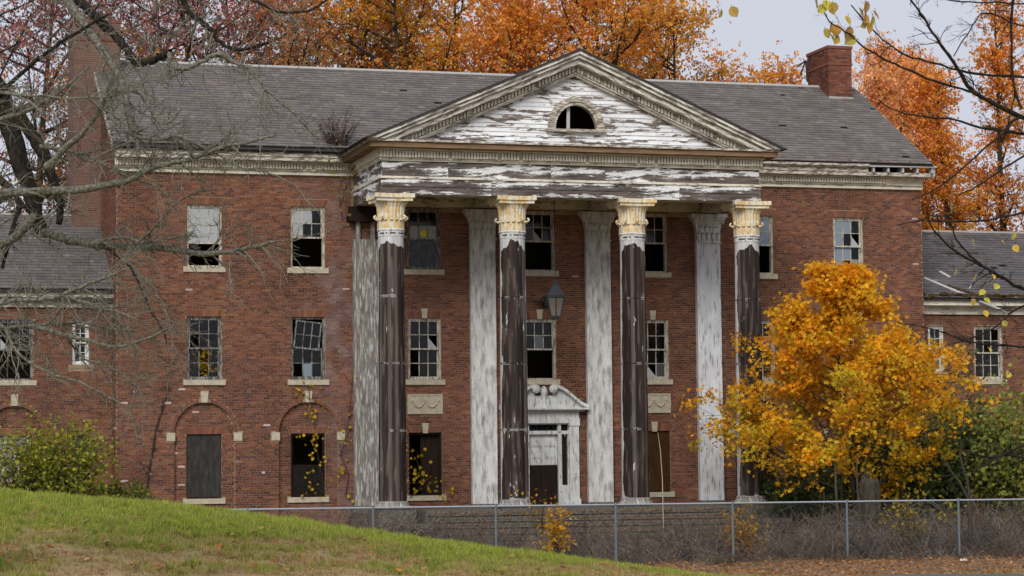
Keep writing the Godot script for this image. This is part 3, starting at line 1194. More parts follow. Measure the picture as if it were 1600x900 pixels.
func mansion_roof(o: Node3D) -> void:
	var m := MB.new()
	var ov := XW + 0.17
	var t := Transform3D(Basis(Vector3(0, 0, 1), Vector3(0, 1, 0), Vector3(1, 0, 0)), Vector3.ZERO)
	m.prism(PackedVector2Array([Vector2(0.55, 11.73), Vector2(0.55, 11.80), Vector2(RIDGE_Z, RIDGE_Y), Vector2(-11.15, 11.80), Vector2(-11.15, 11.73), Vector2(RIDGE_Z, RIDGE_Y - 0.1)]), -ov, ov, t)
	var roof := put("roof", m, M.roof_edge, o)
	shingles(roof, -ov, ov, Vector2(0.58, 11.79), Vector2(RIDGE_Z, RIDGE_Y), 300, 5)
	var rc := MB.new()
	var x := -ov
	while x < ov - 0.1:
		rc.bar(Vector3(x, RIDGE_Y + 0.035, RIDGE_Z + 0.07), Vector3(minf(x + 0.44, ov), RIDGE_Y + 0.035, RIDGE_Z + 0.07), 0.17, 0.03, Vector3(0, 0.86, 0.5))
		x += 0.45
	put("ridge_cap", rc, M.flashing, roof)
	var dead := MB.new()
	# weathered verge boards along both gables
	for s in [-1.0, 1.0]:
		dead.bar(Vector3(s * (ov + 0.015), 11.72, 0.56), Vector3(s * (ov + 0.015), RIDGE_Y - 0.07, RIDGE_Z), 0.03, 0.16)
	put("verge_board", dead, M.cornice_paint, roof)


func chimney(o: Node3D, x0: float, x1: float, z0: float, z1: float, y0: float, y1: float) -> void:
	var m := MB.new()
	m.box(Vector3(x0, y0, z0), Vector3(x1, y1 - 0.62, z1))
	m.box(Vector3(x0 - 0.03, y1 - 0.68, z0 - 0.03), Vector3(x1 + 0.03, y1 - 0.60, z1 + 0.03))
	m.box(Vector3(x0 - 0.01, y1 - 0.60, z0 - 0.01), Vector3(x1 + 0.01, y1 - 0.1, z1 + 0.01))
	var c := put("chimney", m, M.brick_core, o)
	var cap := MB.new()
	cap.box(Vector3(x0 - 0.04, y1 - 0.1, z0 - 0.04), Vector3(x1 + 0.04, y1, z1 + 0.04))
	put("chimney_cap", cap, M.brick_core, c)
	var xf := []
	var cols := []
	for part in [[y0, y1 - 0.7, 0.0], [y1 - 0.6, y1 - 0.11, 0.01]]:
		var e: float = part[2]
		lay(Vector3(0, 0, z1 + e), Vector3.RIGHT, Vector3.BACK, x0 - e, x1 + e, part[0], part[1], [], xf, cols)
		lay(Vector3(x0 - e, 0, 0), Vector3.FORWARD, Vector3.LEFT, -z1 - e, -z0 + e, part[0], part[1], [], xf, cols)
	hang_bricks(xf, cols, c, 0)
	if x0 > 0:
		var f := MB.new()
		f.bar(Vector3(x0 - 0.02, 14.72, z1 + 0.03), Vector3(x1 + 0.03, 14.70, z1 + 0.03), 0.02, 0.1)
		put("lead_flashing", f, M.flashing, c)
	else:
		var w := MB.new()
		w.box(Vector3(x0 + 0.5, 10.9, z1 - 0.02), Vector3(x0 + 0.78, 12.2, z1 + 0.004))
		put("dark_gap_panel", w, M.iron, c)  # flat panel coloured dark to stand for a dark gap in the stack


func dentil_row(m: MB, x0: float, x1: float, y0: float, y1: float, zb: float, zf: float, pitch := 0.094) -> void:
	var x := x0
	while x < x1 - 0.05:
		if rng.randf() > 0.03:
			m.box(Vector3(x, y0, zb), Vector3(x + pitch * 0.72, y1, zf))
		x += pitch


func mansion_cornice(o: Node3D) -> void:
	for s in [-1.0, 1.0]:
		var a := -XW - 0.05 if s < 0 else 5.93
		var b := -5.93 if s < 0 else XW + 0.02
		var m := MB.new()
		m.box(Vector3(a, 11.02, 0.0), Vector3(b, 11.07, 0.09))
		m.box(Vector3(a, 11.07, 0.0), Vector3(b, 11.14, 0.06))
		m.box(Vector3(a, 11.14, 0.0), Vector3(b, 11.18, 0.12))
		m.box(Vector3(a, 11.18, 0.0), Vector3(b, 11.36, 0.10))
		m.box(Vector3(a, 11.36, 0.0), Vector3(b, 11.40, 0.2))
		var c := put("cornice", m, M.dentil_paint, o)
		var d := MB.new()
		dentil_row(d, a + 0.02, b - (1.3 if s > 0 else 0.0), 11.19, 11.35, 0.10, 0.20)
		put("dentils", d, M.dentil_paint, c, true)
		var e := b - (2.1 if s > 0 else 0.0)
		var f := MB.new()
		f.box(Vector3(a, 11.40, 0.0), Vector3(b + (0.2 if s > 0 else 0.0), 11.52, 0.44))
		f.box(Vector3(a, 11.52, 0.0), Vector3(e, 11.64, 0.47))
		put("fascia_board", f, M.cornice_paint, c)
		var g := MB.new()
		g.box(Vector3(a - 0.1, 11.645, 0.30), Vector3(e, 11.69, 0.54))
		g.box(Vector3(a - 0.1, 11.69, 0.48), Vector3(e, 11.76, 0.60))
		put("gutter", g, M.roof_edge if s < 0 else M.cornice_paint, c)
		if s > 0:
			# the right end has lost its fascia: rafter tails and a thin upper strip remain
			var x := e + 0.15
			while x < b + 0.2:
				var t := MB.new()
				t.box(Vector3(x, 11.523, 0.1), Vector3(x + 0.07, 11.70, 0.50))
				put("rafter_tail", t, M.old_plank, c)
				x += 0.52
			var u := MB.new()
			u.bar(Vector3(e - 0.4, 11.70, 0.53), Vector3(b + 0.32, 11.735, 0.53), 0.04, 0.05)
			put("loose_strip", u, M.old_plank, c)
			var en := MB.new()
			en.box(Vector3(b + 0.2, 11.42, 0.05), Vector3(b + 0.27, 11.72, 0.49))
			put("end_block", en, M.old_plank, c)
			var ms := MB.new()
			for k in 90:
				var mx := rng.randf_range(e - 1.0, b + 0.1)
				ms.ball(Vector3(mx, 11.80 + rng.randf_range(0, 0.05), 0.5 + rng.randf_range(-0.1, 0.05)), Vector3(rng.randf_range(0.04, 0.12), rng.randf_range(0.02, 0.06), 0.06), 6, 4)
			put("gutter_moss", ms, M.moss, c, true)


# ---------------------------------------------------------------- the portico
const COLX := [-5.57, -1.877, 1.877, 5.57]
const ZC := 3.45
const APEX := 14.40
const RAKE := 0.434


func rake_layer(m: MB, o1: float, o2: float, z0: float, z1: float, s: float, base := 11.62) -> void:
	if s != 0.0:
		var x1: float = (APEX - o1 - base) / RAKE * s
		var x2: float = (APEX - o2 - base) / RAKE * s
		m.prism(PackedVector2Array([Vector2(x1, base), Vector2(0, APEX - o1), Vector2(0, APEX - o2), Vector2(x2, base)]), z0, z1)


func portico(o: Node3D) -> void:
	var po := MeshInstance3D.new()
	var core := MB.new()
	# the entablature as a hollow box of beams: front, sides, against the wall, and one to each pilaster
	core.box(Vector3(-5.86, 10.09, 3.10), Vector3(5.86, 11.3, 3.70))
	for s in [-1.0, 1.0]:
		core.box(Vector3(minf(s * 5.27, s * 5.87), 10.09, 0.0), Vector3(maxf(s * 5.27, s * 5.87), 11.3, 3.10))
	core.box(Vector3(-5.27, 10.12, 0.0), Vector3(5.27, 10.6, 0.22))
	for x in [COLX[1], COLX[2]]:
		core.box(Vector3(x - 0.32, 10.10, 0.22), Vector3(x + 0.32, 10.6, 3.10))
	core.box(Vector3(-5.27, 10.45, 0.22), Vector3(5.27, 10.55, 3.10))
	po = put("portico_beams", core, M.soffit_paint, o)
	# architrave and frieze: planks end to end
	var seams := [-5.93, -2.6, 0.1, 3.3, 5.93]
	for i in 4:
		var b := MB.new()
		b.box(Vector3(seams[i] + 0.003, 10.08, 3.70), Vector3(seams[i + 1] - 0.003, 10.30, 3.755))
		b.box(Vector3(seams[i] + 0.003, 10.303, 3.70), Vector3(seams[i + 1] - 0.003, 10.535, 3.775))
		shift(put("architrave_board", b, M.frieze_paint, po), b, Vector3(rng.randf_range(-1, 1), 0.1, rng.randf_range(-1, 1)))
	seams = [-5.90, -3.9, -0.75, 0.95, 3.7, 5.90]
	for i in 5:
		var b := MB.new()
		b.box(Vector3(seams[i] + 0.004, 10.60, 3.70), Vector3(seams[i + 1] - 0.004, 11.05, 3.74 + rng.randf_range(0, 0.008)))
		shift(put("frieze_board", b, M.frieze_paint, po), b, Vector3(rng.randf_range(-1, 1), 0.5, 0))
	for s in [-1.0, 1.0]:
		var b := MB.new()
		b.box(Vector3(minf(s * 5.87, s * 5.93), 10.08, 0.02), Vector3(maxf(s * 5.87, s * 5.93), 10.535, 3.772))
		shift(put("architrave_board", b, M.frieze_paint, po), b, Vector3(rng.randf_range(-1, 1), 0.1, rng.randf_range(-1, 1)))
		var f := MB.new()
		f.box(Vector3(minf(s * 5.87, s * 5.905), 10.60, 0.02), Vector3(maxf(s * 5.87, s * 5.905), 11.05, 3.737))
		shift(put("frieze_board", f, M.frieze_paint, po), f, Vector3(0, 0.3, rng.randf_range(-1, 1)))
	var fil := MB.new()
	fil.box(Vector3(-5.97, 10.535, 0.02), Vector3(5.97, 10.60, 3.81))
	put("taenia", fil, M.dentil_paint, po)
	var bed := MB.new()
	bed.box(Vector3(-5.95, 11.05, 0.02), Vector3(5.95, 11.09, 3.80))
	bed.box(Vector3(-5.98, 11.09, 0.02), Vector3(5.98, 11.13, 3.83))
	bed.box(Vector3(-5.96, 11.13, 0.02), Vector3(5.96, 11.35, 3.82))
	bed.box(Vector3(-6.02, 11.35, 0.02), Vector3(6.02, 11.40, 3.92))
	put("bed_moulding", bed, M.dentil_paint, po)
	var d := MB.new()
	dentil_row(d, -5.98, 5.96, 11.145, 11.335, 3.82, 3.92)
	var z := 0.3
	while z < 3.75:
		for s in [-1.0, 1.0]:
			d.box(Vector3(minf(s * 5.96, s * 6.03), 11.145, z), Vector3(maxf(s * 5.96, s * 6.03), 11.335, z + 0.058))
		z += 0.094
	put("dentils", d, M.dentil_paint, po, true)
	var hc := MB.new()
	hc.box(Vector3(-6.33, 11.40, 0.30), Vector3(6.33, 11.56, 4.22))
	put("horizontal_cornice", hc, M.brown_cornice, po)
	var ht := MB.new()
	ht.box(Vector3(-6.38, 11.56, 0.30), Vector3(6.38, 11.617, 4.28))
	put("cornice_cap", ht, M.cornice_paint, po)
	# raking cornice, each slope in axes of its own so that the grain runs with it
	for sd in [-1.0, 1.0]:
		var rk := MB.new()
		rake_layer(rk, 0.0, 0.09, -2.0, 4.40, sd)
		rake_layer(rk, 0.092, 0.20, -2.0, 4.33, sd)
		rake_layer(rk, 0.202, 0.37, 3.0, 4.22, sd)
		rake_layer(rk, 0.372, 0.40, 3.0, 4.02, sd)
		rake_layer(rk, 0.40, 0.57, 3.0, 3.90, sd)
		rake_layer(rk, 0.57, 0.62, 3.0, 3.95, sd)
		rake_layer(rk, 0.62, 0.68, 3.0, 3.88, sd)
		var turn := Basis(Vector3.BACK, -sd * atan(RAKE))
		var inv := turn.inverse()
		for k in rk.p.size():
			rk.p[k] = inv * rk.p[k]
			rk.n[k] = inv * rk.n[k]
		put("raking_cornice", rk, M.rake_paint, po).basis = turn
	var rd := MB.new()
	for s in [-1.0, 1.0]:
		var x := 0.05
		while x < 5.2:
			if rng.randf() > 0.05:
				var y1: float = APEX - 0.41 - RAKE * x
				var y2: float = APEX - 0.41 - RAKE * (x + 0.065)
				if y2 - 0.15 > 11.62:
					rd.prism(PackedVector2Array([Vector2(s * x, y1), Vector2(s * (x + 0.065), y2), Vector2(s * (x + 0.065), y2 - 0.145), Vector2(s * x, y1 - 0.145)]), 3.90, 3.98)
			x += 0.105
	put("raking_dentils", rd, M.dentil_paint, po, true)
	var rf := MB.new()
	for sd in [-1.0, 1.0]:
		rake_layer(rf, -0.07, -0.003, -4.0, 4.44, sd)
	put("portico_roof", rf, M.roof_edge, po)
	# tympanum of lapped boards round the lunette
	var ty := MB.new()
	ty.prism(PackedVector2Array([Vector2(-4.8, 11.6), Vector2(4.8, 11.6), Vector2(0, 13.72)]), 3.60, 3.62)
	var lun := Vector2(0.05, 12.13)
	var tymp := tympanum_back(po, lun)
	var y := 11.617
	while y < 13.6:
		var y1 := minf(y + 0.13, 13.7)
		var wa: float = (APEX - 0.66 - y) / RAKE
		var wb: float = maxf((APEX - 0.66 - y1) / RAKE, 0.02)
		var spans_ := [[-wa, -wb, wa, wb]]
		var mid := y + 0.065
		if mid < lun.y + 0.80:
			var hole := 0.78 if mid < lun.y else 0.80 * sqrt(maxf(1.0 - pow((mid - lun.y) / 0.88, 2.0), 0.0))
			if y > lun.y - 0.1:
				spans_ = [[-wa, -wb, lun.x - hole, lun.x - hole], [lun.x + hole, lun.x + hole, wa, wb]]
		for s in spans_:
			var pieces := [[s[0], s[1], s[2], s[3]]]
			if s[2] - s[0] > 3.0:  # long courses are butted from two boards
				var j: float = lerpf(s[0], s[2], rng.randf_range(0.3, 0.7))
				pieces = [[s[0], s[1], j - 0.003, j - 0.003], [j + 0.003, j + 0.003, s[2], s[3]]]
			for q in pieces:
				var b := MB.new()
				var zl := 3.735 + rng.randf_range(0, 0.008)
				var zu := 3.713
				var a0 := Vector3(q[0], y, zl)
				var a1 := Vector3(q[2], y, zl)
				var b1 := Vector3(q[3], y1 + 0.004, zu)
				var b0 := Vector3(q[1], y1 + 0.004, zu)
				b.quad(a0, a1, b1, b0)
				b.quad(a0 + Vector3(0, 0, -0.03), a1 + Vector3(0, 0, -0.03), a1, a0)
				b.quad(a1, a1 + Vector3(0, 0, -0.03), b1 + Vector3(0, 0, -0.03), b1)
				b.quad(a0 + Vector3(0, 0, -0.03), a0, b0, b0 + Vector3(0, 0, -0.03))
				shift(put("clapboard", b, M.tympanum_paint, tymp), b, Vector3(rng.randf_range(-0.3, 0.3), rng.randf_range(-0.03, 0.03), 0))
		y += 0.13
	lunette(po, lun)
	for i in 4:
		column(o, i)
		pilaster(o, i)


func shift(o: MeshInstance3D, m: MB, by: Vector3) -> void:  # same place, but the board's own axes (and so its grain) begin elsewhere
	for k in m.p.size():
		m.p[k] -= by
	o.mesh = m.mesh()
	o.position = by


func tympanum_back(po: Node3D, lun: Vector2) -> Node3D:
	var m := MB.new()
	var base := 11.6
	# the backing has the opening in it: three slabs round a rectangle, and its round head in strips
	var rx := 0.66
	var left := PackedVector2Array([Vector2(-4.75, base), Vector2(lun.x - rx, base), Vector2(lun.x - rx, 13.4), Vector2(-0.75, 13.4)])
	var right := PackedVector2Array([Vector2(lun.x + rx, base), Vector2(4.75, base), Vector2(0.75, 13.4), Vector2(lun.x + rx, 13.4)])
	m.prism(left, 3.60, 3.70)
	m.prism(right, 3.60, 3.70)
	m.prism(PackedVector2Array([Vector2(lun.x - rx, base), Vector2(lun.x + rx, base), Vector2(lun.x + rx, lun.y), Vector2(lun.x - rx, lun.y)]), 3.60, 3.70)
	for k in 12:
		var a := PI * k / 12
		var b := PI * (k + 1) / 12
		var p := Vector2(lun.x + cos(a) * rx, lun.y + sin(a) * 0.74)
		var q := Vector2(lun.x + cos(b) * rx, lun.y + sin(b) * 0.74)
		m.prism(PackedVector2Array([p, Vector2(p.x, 13.4), Vector2(q.x, 13.4), q]), 3.60, 3.70)
	return put("tympanum", m, M.pilaster_bare, po)


func lunette(po: Node3D, c: Vector2) -> void:
	var m := MB.new()
	var n := 20
	for e in [[0.645, 0.73, 0.74, 0.83, 3.80], [0.74, 0.83, 0.89, 0.975, 3.83]]:
		for k in n:
			var a := PI * k / n
			var b := PI * (k + 1) / n
			m.prism(PackedVector2Array([Vector2(c.x + cos(a) * e[0], c.y + sin(a) * e[1]), Vector2(c.x + cos(a) * e[2], c.y + sin(a) * e[3]), Vector2(c.x + cos(b) * e[2], c.y + sin(b) * e[3]), Vector2(c.x + cos(b) * e[0], c.y + sin(b) * e[1])]), 3.60, e[4])
	var f := put("lunette_window", m, M.cornice_paint, po)
	var s := MB.new()
	s.box(Vector3(c.x - 0.95, c.y - 0.085, 3.62), Vector3(c.x + 0.93, c.y, 3.88))
	put("lunette_sill", s, M.cornice_paint, f)
	var b := MB.new()
	b.bar(Vector3(c.x - 0.22, c.y, 3.66), Vector3(c.x - 0.20, c.y + 0.70, 3.64), 0.03, 0.10, Vector3(1, 0, 0))
	put("leaning_slat", b, M.old_plank, f)
	var d := MB.new()  # the attic behind: floor, far boarding
	d.box(Vector3(-4.6, 11.56, 1.2), Vector3(4.6, 11.60, 3.58))
	d.prism(PackedVector2Array([Vector2(-4.4, 11.6), Vector2(4.4, 11.6), Vector2(0, 13.6)]), 1.0, 1.2)
	put("attic_boarding", d, M.plywood_brown, f)


func column(o: Node3D, i: int) -> void:
	var at := Vector3(COLX[i], 0, ZC)
	var sh := MB.new()
	var prof := PackedVector2Array()
	for k in 25:
		var t := k / 24.0
		prof.append(Vector2(lerpf(0.415, 0.37, pow(t, 1.4)), lerpf(1.15, 8.85, t)))
	sh.lathe(at, prof, 48)
	var par: Array = [[0.012, 0.006, 0.0], [0.042, 0.026, 0.06], [0.036, 0.026, 0.03], [0.046, 0.010, 0.02]][i]
	var col := put("column", sh, column_skin(300 + i * 7, par[0], par[1], par[2]), o)
	var base := MB.new()
	base.lathe(at, PackedVector2Array([Vector2(0.0, 0.92), Vector2(0.50, 0.92), Vector2(0.53, 0.97), Vector2(0.50, 1.03), Vector2(0.45, 1.06), Vector2(0.46, 1.10), Vector2(0.44, 1.16), Vector2(0.40, 1.16)]), 32)
	put("column_base", base, M.pilaster_bare, col)
	var pl := MB.new()
	pl.box(at + Vector3(-0.56, 0.2, -0.56), at + Vector3(0.56, 0.92, 0.56))
	put("pedestal", pl, M.step_stone, col)
	var nk := MB.new()
	nk.lathe(at, PackedVector2Array([Vector2(0.36, 8.84), Vector2(0.385, 8.85), Vector2(0.385, 9.0), Vector2(0.40, 9.01), Vector2(0.415, 9.035), Vector2(0.40, 9.06), Vector2(0.36, 9.07)]), 40)
	put("necking", nk, M.door_paint, col)
	var hl := MB.new()
	for k in 5:
		var a := -0.9 + 0.42 * k + rng.randf_range(-0.1, 0.1)
		var p := at + Vector3(sin(a) * 0.383, 8.93, cos(a) * 0.383)
		hl.box_t(Transform3D(Basis(Vector3.UP, a) * Basis.from_scale(Vector3(0.05 if k % 2 else 0.16, 0.04, 0.012)), p))
	put("dark_hole_plates", hl, M.iron, col)  # thin plates, coloured dark for the shade inside holes
	var cp := MB.new()
	cp.lathe(at, PackedVector2Array([Vector2(0.395, 9.05), Vector2(0.40, 9.12), Vector2(0.395, 9.30), Vector2(0.405, 9.38)]), 40, 8, 0.02, false)
	cp.lathe(at, PackedVector2Array([Vector2(0.40, 9.38), Vector2(0.405, 9.55), Vector2(0.42, 9.70), Vector2(0.46, 9.80), Vector2(0.52, 9.86)]), 96, 24, 0.028, false)
	var cap := put("capital", cp, M.capital_paint, col)
	var lf := MB.new()
	for k in 8:
		var a := TAU * (k + 0.5 * (i % 2)) / 8
		var dir := Vector3(sin(a), 0, cos(a))
		var side := Vector3(cos(a), 0, -sin(a))
		# the curled tip of an acanthus leaf
		var pts := PackedVector3Array()
		var rad := PackedFloat32Array()
		for q in 8:
			var b := q / 7.0 * 4.2
			pts.append(at + dir * (0.42 + 0.05 * sin(b) + 0.03) + Vector3.UP * (9.40 + 0.045 * cos(b)))
			rad.append(lerpf(0.035, 0.018, q / 7.0))
		if rng.randf() > 0.2:
			lf.tube(pts, rad, 6)
		for e in [-1.0, 1.0]:
			lf.ball(at + dir * 0.40 + side * 0.075 * e + Vector3.UP * 9.33, Vector3(0.05, 0.035, 0.04), 7, 5)
	put("acanthus_leaves", lf, M.capital_paint, cap)
	var ab := MB.new()
	for e in [[9.86, 9.93, 0.545], [9.93, 9.955, 0.565], [9.955, 10.075, 0.60]]:
		var q := PackedVector2Array()
		for k in 4:  # concave sides
			for t in 7:
				var s := -1.0 + 2.0 * t / 6.0
				var v := Vector2(s * e[2] * 0.97, e[2] * (0.86 + 0.14 * s * s))
				q.append(v.rotated(-PI / 2 * k))
		ab.prism(q, 0.0, e[1] - e[0], Transform3D(Basis(Vector3(1, 0, 0), Vector3(0, 0, -1), Vector3(0, 1, 0)), at + Vector3.UP * e[0]))
	put("abacus", ab, M.capital_paint, cap)


func pilaster(o: Node3D, i: int) -> void:
	var x: float = COLX[i]
	var m := MB.new()
	var zf := 0.19
	var top := 9.18 if i > 0 else 9.08
	m.box(Vector3(x - 0.40, 0.9, 0.0), Vector3(x + 0.40, top, zf))
	var mat: Material = [M.pilaster_bare, M.pilaster_paint, M.pilaster_paint, M.pilaster_paint_clean][i]
	var p := put("pilaster", m, mat, o)
	var b := MB.new()
	b.box(Vector3(x - 0.43, 0.9, 0.0), Vector3(x + 0.43, 0.98, zf + 0.04))
	b.box(Vector3(x - 0.50, 0.2, 0.0), Vector3(x + 0.50, 0.9, zf + 0.12))
	put("pilaster_base", b, M.step_stone, p)
	if i == 0:  # its capital is gone: a rough block on two stubs
		var s := MB.new()
		for e in [-0.30, 0.16]:
			s.box(Vector3(x + e, 9.083, 0.02), Vector3(x + e + 0.12, 9.62, 0.16))
		put("stub_post", s, M.pilaster_bare, p)
		var k := MB.new()
		k.box(Vector3(x - 0.58, 9.62, 0.0), Vector3(x + 0.52, 9.80, 0.34))
		k.box(Vector3(x - 0.52, 9.80, 0.0), Vector3(x + 0.50, 10.08, 0.28))
		put("rough_block", k, M.plywood_dark, p)
		return
	var cm: Material = M.pilaster_paint
	var c := MB.new()
	# a flared bell on a flat back, fluted, then a moulded abacus
	var lv := [[9.18, 0.40, 0.19], [9.52, 0.405, 0.20], [9.72, 0.44, 0.22], [9.88, 0.52, 0.27]]
	for k in 3:
		var a: Array = lv[k]
		var d: Array = lv[k + 1]
		var n := 9
		for t in n:
			var l0 := lerpf(-1, 1, float(t) / n) + 0.012
			var l1 := lerpf(-1, 1, float(t + 1) / n) - 0.012
			var dz := 0.018 if t % 2 == 0 else 0.0
			c.quad(Vector3(x + l0 * a[1], a[0], a[2] + dz), Vector3(x + l1 * a[1], a[0], a[2] + dz), Vector3(x + l1 * d[1], d[0], d[2] + dz), Vector3(x + l0 * d[1], d[0], d[2] + dz))
		c.quad(Vector3(x - a[1], a[0], 0), Vector3(x - a[1], a[0], a[2]), Vector3(x - d[1], d[0], d[2]), Vector3(x - d[1], d[0], 0))
		c.quad(Vector3(x + a[1], a[0], a[2]), Vector3(x + a[1], a[0], 0), Vector3(x + d[1], d[0], 0), Vector3(x + d[1], d[0], d[2]))
		c.quad(Vector3(x - a[1], a[0], a[2] - 0.004), Vector3(x + a[1], a[0], a[2] - 0.004), Vector3(x + d[1], d[0], d[2] - 0.004), Vector3(x - d[1], d[0], d[2] - 0.004))
	c.box(Vector3(x - 0.43, 9.14, 0.0), Vector3(x + 0.43, 9.18, 0.23))
	var cap := put("pilaster_capital", c, cm, p)
	var lf := MB.new()
	for row in [[9.45, 5, 0.0], [9.66, 4, 0.08]]:
		for k in int(row[1]):
			var lx: float = x - 0.34 + 0.68 * (k + (0.0 if row[1] == 5 else 0.5)) / 4.0
			lf.ball(Vector3(lx, row[0] - 0.1, 0.205), Vector3(0.07, 0.13, 0.035), 8, 6)
			lf.ball(Vector3(lx, row[0], 0.235 + row[2] * 0.3), Vector3(0.06, 0.03, 0.045), 8, 5)
	for s in [-1.0, 1.0]:
		lf.ball(Vector3(x + s * 0.47, 9.80, 0.25), Vector3(0.06, 0.06, 0.06), 8, 6)
	put("acanthus_leaves", lf, cm, cap)
	var ab := MB.new()
	ab.box(Vector3(x - 0.56, 9.88, 0.0), Vector3(x + 0.56, 9.95, 0.30))
	ab.box(Vector3(x - 0.61, 9.95, 0.0), Vector3(x + 0.61, 10.06, 0.35))
	put("abacus", ab, cm, cap)


func doorway(o: Node3D) -> void:
	var cx := 0.05
	var m := MB.new()
	var z1 := 0.14
	# side pilasters, lintel and entablature of the white surround
	for s in [-1.0, 1.0]:
		m.box(Vector3(cx + minf(s * 0.82, s * 1.13), 0.9, -0.1), Vector3(cx + maxf(s * 0.82, s * 1.13), 3.36, z1))
		m.box(Vector3(cx + minf(s * 0.80, s * 1.16), 3.36, -0.1), Vector3(cx + maxf(s * 0.80, s * 1.16), 3.44, z1 + 0.03))
		m.box(Vector3(cx + minf(s * 0.80, s * 1.17), 0.9, -0.1), Vector3(cx + maxf(s * 0.80, s * 1.17), 1.1, z1 + 0.02))
		for f in 3:
			var fx: float = cx + s * (0.87 + 0.08 * f)
			m.box(Vector3(fx - 0.012 + s * 0.012, 1.2, z1), Vector3(fx + 0.02 + s * 0.012, 3.2, z1 + 0.012))
	m.box(Vector3(cx - 1.16, 3.44, -0.05), Vector3(cx + 1.16, 3.60, z1 + 0.02))
	m.box(Vector3(cx - 1.14, 3.60, -0.05), Vector3(cx + 1.14, 3.80, z1))
	m.box(Vector3(cx - 1.30, 3.80, -0.02), Vector3(cx + 1.30, 3.86, z1 + 0.10))
	m.box(Vector3(cx - 1.42, 3.86, -0.02), Vector3(cx + 1.42, 3.92, z1 + 0.22))
	var d := put("door_surround", m, M.door_paint, o)
	# swan-neck pediment
	for s in [-1.0, 1.0]:
		var p := MB.new()
		var top := PackedVector2Array()
		var low := PackedVector2Array()
		for k in 15:
			var t := k / 14.0
			var x := lerpf(1.42, 0.30, t)
			var y := 3.92 + 0.62 * (0.5 - 0.5 * cos(PI * pow(t, 0.9)))
			top.append(Vector2(cx + s * x, y + 0.10))
			low.append(Vector2(cx + s * x, y))
		for k in 14:
			p.prism(PackedVector2Array([low[k], low[k + 1], top[k + 1], top[k]]), 0.0, z1 + 0.18)
			p.prism(PackedVector2Array([Vector2(low[k].x, 3.92), Vector2(low[k + 1].x, 3.92), low[k + 1], low[k]]), 0.0, z1 + 0.02)
		put("swan_neck_scroll", p, M.door_paint, d)
		var r := MB.new()
		r.ball(Vector3(cx + s * 0.28, 4.50, z1 + 0.10), Vector3(0.14, 0.14, 0.11), 14, 10)
		for k in 8:
			r.ball(Vector3(cx + s * 0.28 + cos(TAU * k / 8) * 0.10, 4.50 + sin(TAU * k / 8) * 0.10, z1 + 0.16), Vector3(0.035, 0.035, 0.03), 6, 4)
		put("rosette", r, M.door_paint, d)
	var u := MB.new()
	u.lathe(Vector3(cx, 3.92, z1 + 0.02), PackedVector2Array([Vector2(0.12, 0), Vector2(0.12, 0.05), Vector2(0.06, 0.09), Vector2(0.06, 0.32), Vector2(0.10, 0.40), Vector2(0.12, 0.50), Vector2(0.09, 0.60), Vector2(0.04, 0.66), Vector2(0.0, 0.68)]), 16)
	u.box(Vector3(cx - 0.30, 3.92, 0.0), Vector3(cx + 0.30, 4.30, z1))
	put("urn", u, M.door_paint, d)
	# transom bar, mullions, lights
	var f := MB.new()
	f.box(Vector3(cx - 0.82, 3.40, -0.12), Vector3(cx + 0.82, 3.44, 0.06))
	f.box(Vector3(cx - 0.82, 3.10, -0.12), Vector3(cx + 0.82, 3.21, 0.07))
	for s in [-1.0, 1.0]:
		f.box(Vector3(cx + minf(s * 0.47, s * 0.57), 0.9, -0.12), Vector3(cx + maxf(s * 0.47, s * 0.57), 3.40, 0.07))
		f.box(Vector3(cx + minf(s * 0.57, s * 0.82), 0.9, -0.12), Vector3(cx + maxf(s * 0.57, s * 0.82), 1.52, 0.05))
		f.box(Vector3(cx + s * 0.71 - 0.01, 3.04, -0.08), Vector3(cx + s * 0.71 + 0.01, 3.10, 0.03))
		for e in [[0.57, 0.60], [0.79, 0.82]]:
			f.box(Vector3(cx + minf(s * e[0], s * e[1]), 1.52, -0.10), Vector3(cx + maxf(s * e[0], s * e[1]), 3.10, 0.04))
	put("door_frame", f, M.door_paint, d)
	for s in [-1.0, 1.0]:
		var g := MB.new()
		g.box(Vector3(cx + minf(s * 0.60, s * 0.79), 1.52, -0.06), Vector3(cx + maxf(s * 0.60, s * 0.79), 3.10, -0.05))
		put("sidelight_board", g, M.plywood_dark, d)
	var tr := MB.new()  # tracery of the transom
	for k in 6:
		var x := cx - 0.45 + 0.18 * k
		tr.bar(Vector3(x, 3.22, -0.02), Vector3(x + 0.16, 3.39, -0.02), 0.015, 0.018)
		tr.bar(Vector3(x, 3.39, -0.025), Vector3(x + 0.16, 3.22, -0.025), 0.015, 0.018)
	for s in [-1.0, 1.0]:
		tr.bar(Vector3(cx + s * 0.60, 3.22, -0.02), Vector3(cx + s * 0.79, 3.39, -0.02), 0.015, 0.018)
		tr.bar(Vector3(cx + s * 0.60, 3.39, -0.025), Vector3(cx + s * 0.79, 3.22, -0.025), 0.015, 0.018)
	put("transom_tracery", tr, M.iron, d)
	var lf := MB.new()
	lf.box(Vector3(cx - 0.468, 0.95, -0.10), Vector3(cx + 0.468, 3.10, -0.05))
	var door := put("door", lf, M.door_paint, d)
	for r in [[2.72, 3.0], [2.36, 2.64]]:
		for s in [-1.0, 1.0]:
			var q := MB.new()
			q.box(Vector3(cx + s * 0.22 - 0.16, r[0], -0.052), Vector3(cx + s * 0.22 + 0.16, r[1], -0.035))
			q.box(Vector3(cx + s * 0.22 - 0.12, r[0] + 0.04, -0.035), Vector3(cx + s * 0.22 + 0.12, r[1] - 0.04, -0.025))
			put("door_panel", q, M.door_paint, d)
	var pb := MB.new()
	pb.box(Vector3(cx - 0.47, 0.93, -0.045), Vector3(cx + 0.47, 2.15, -0.02))
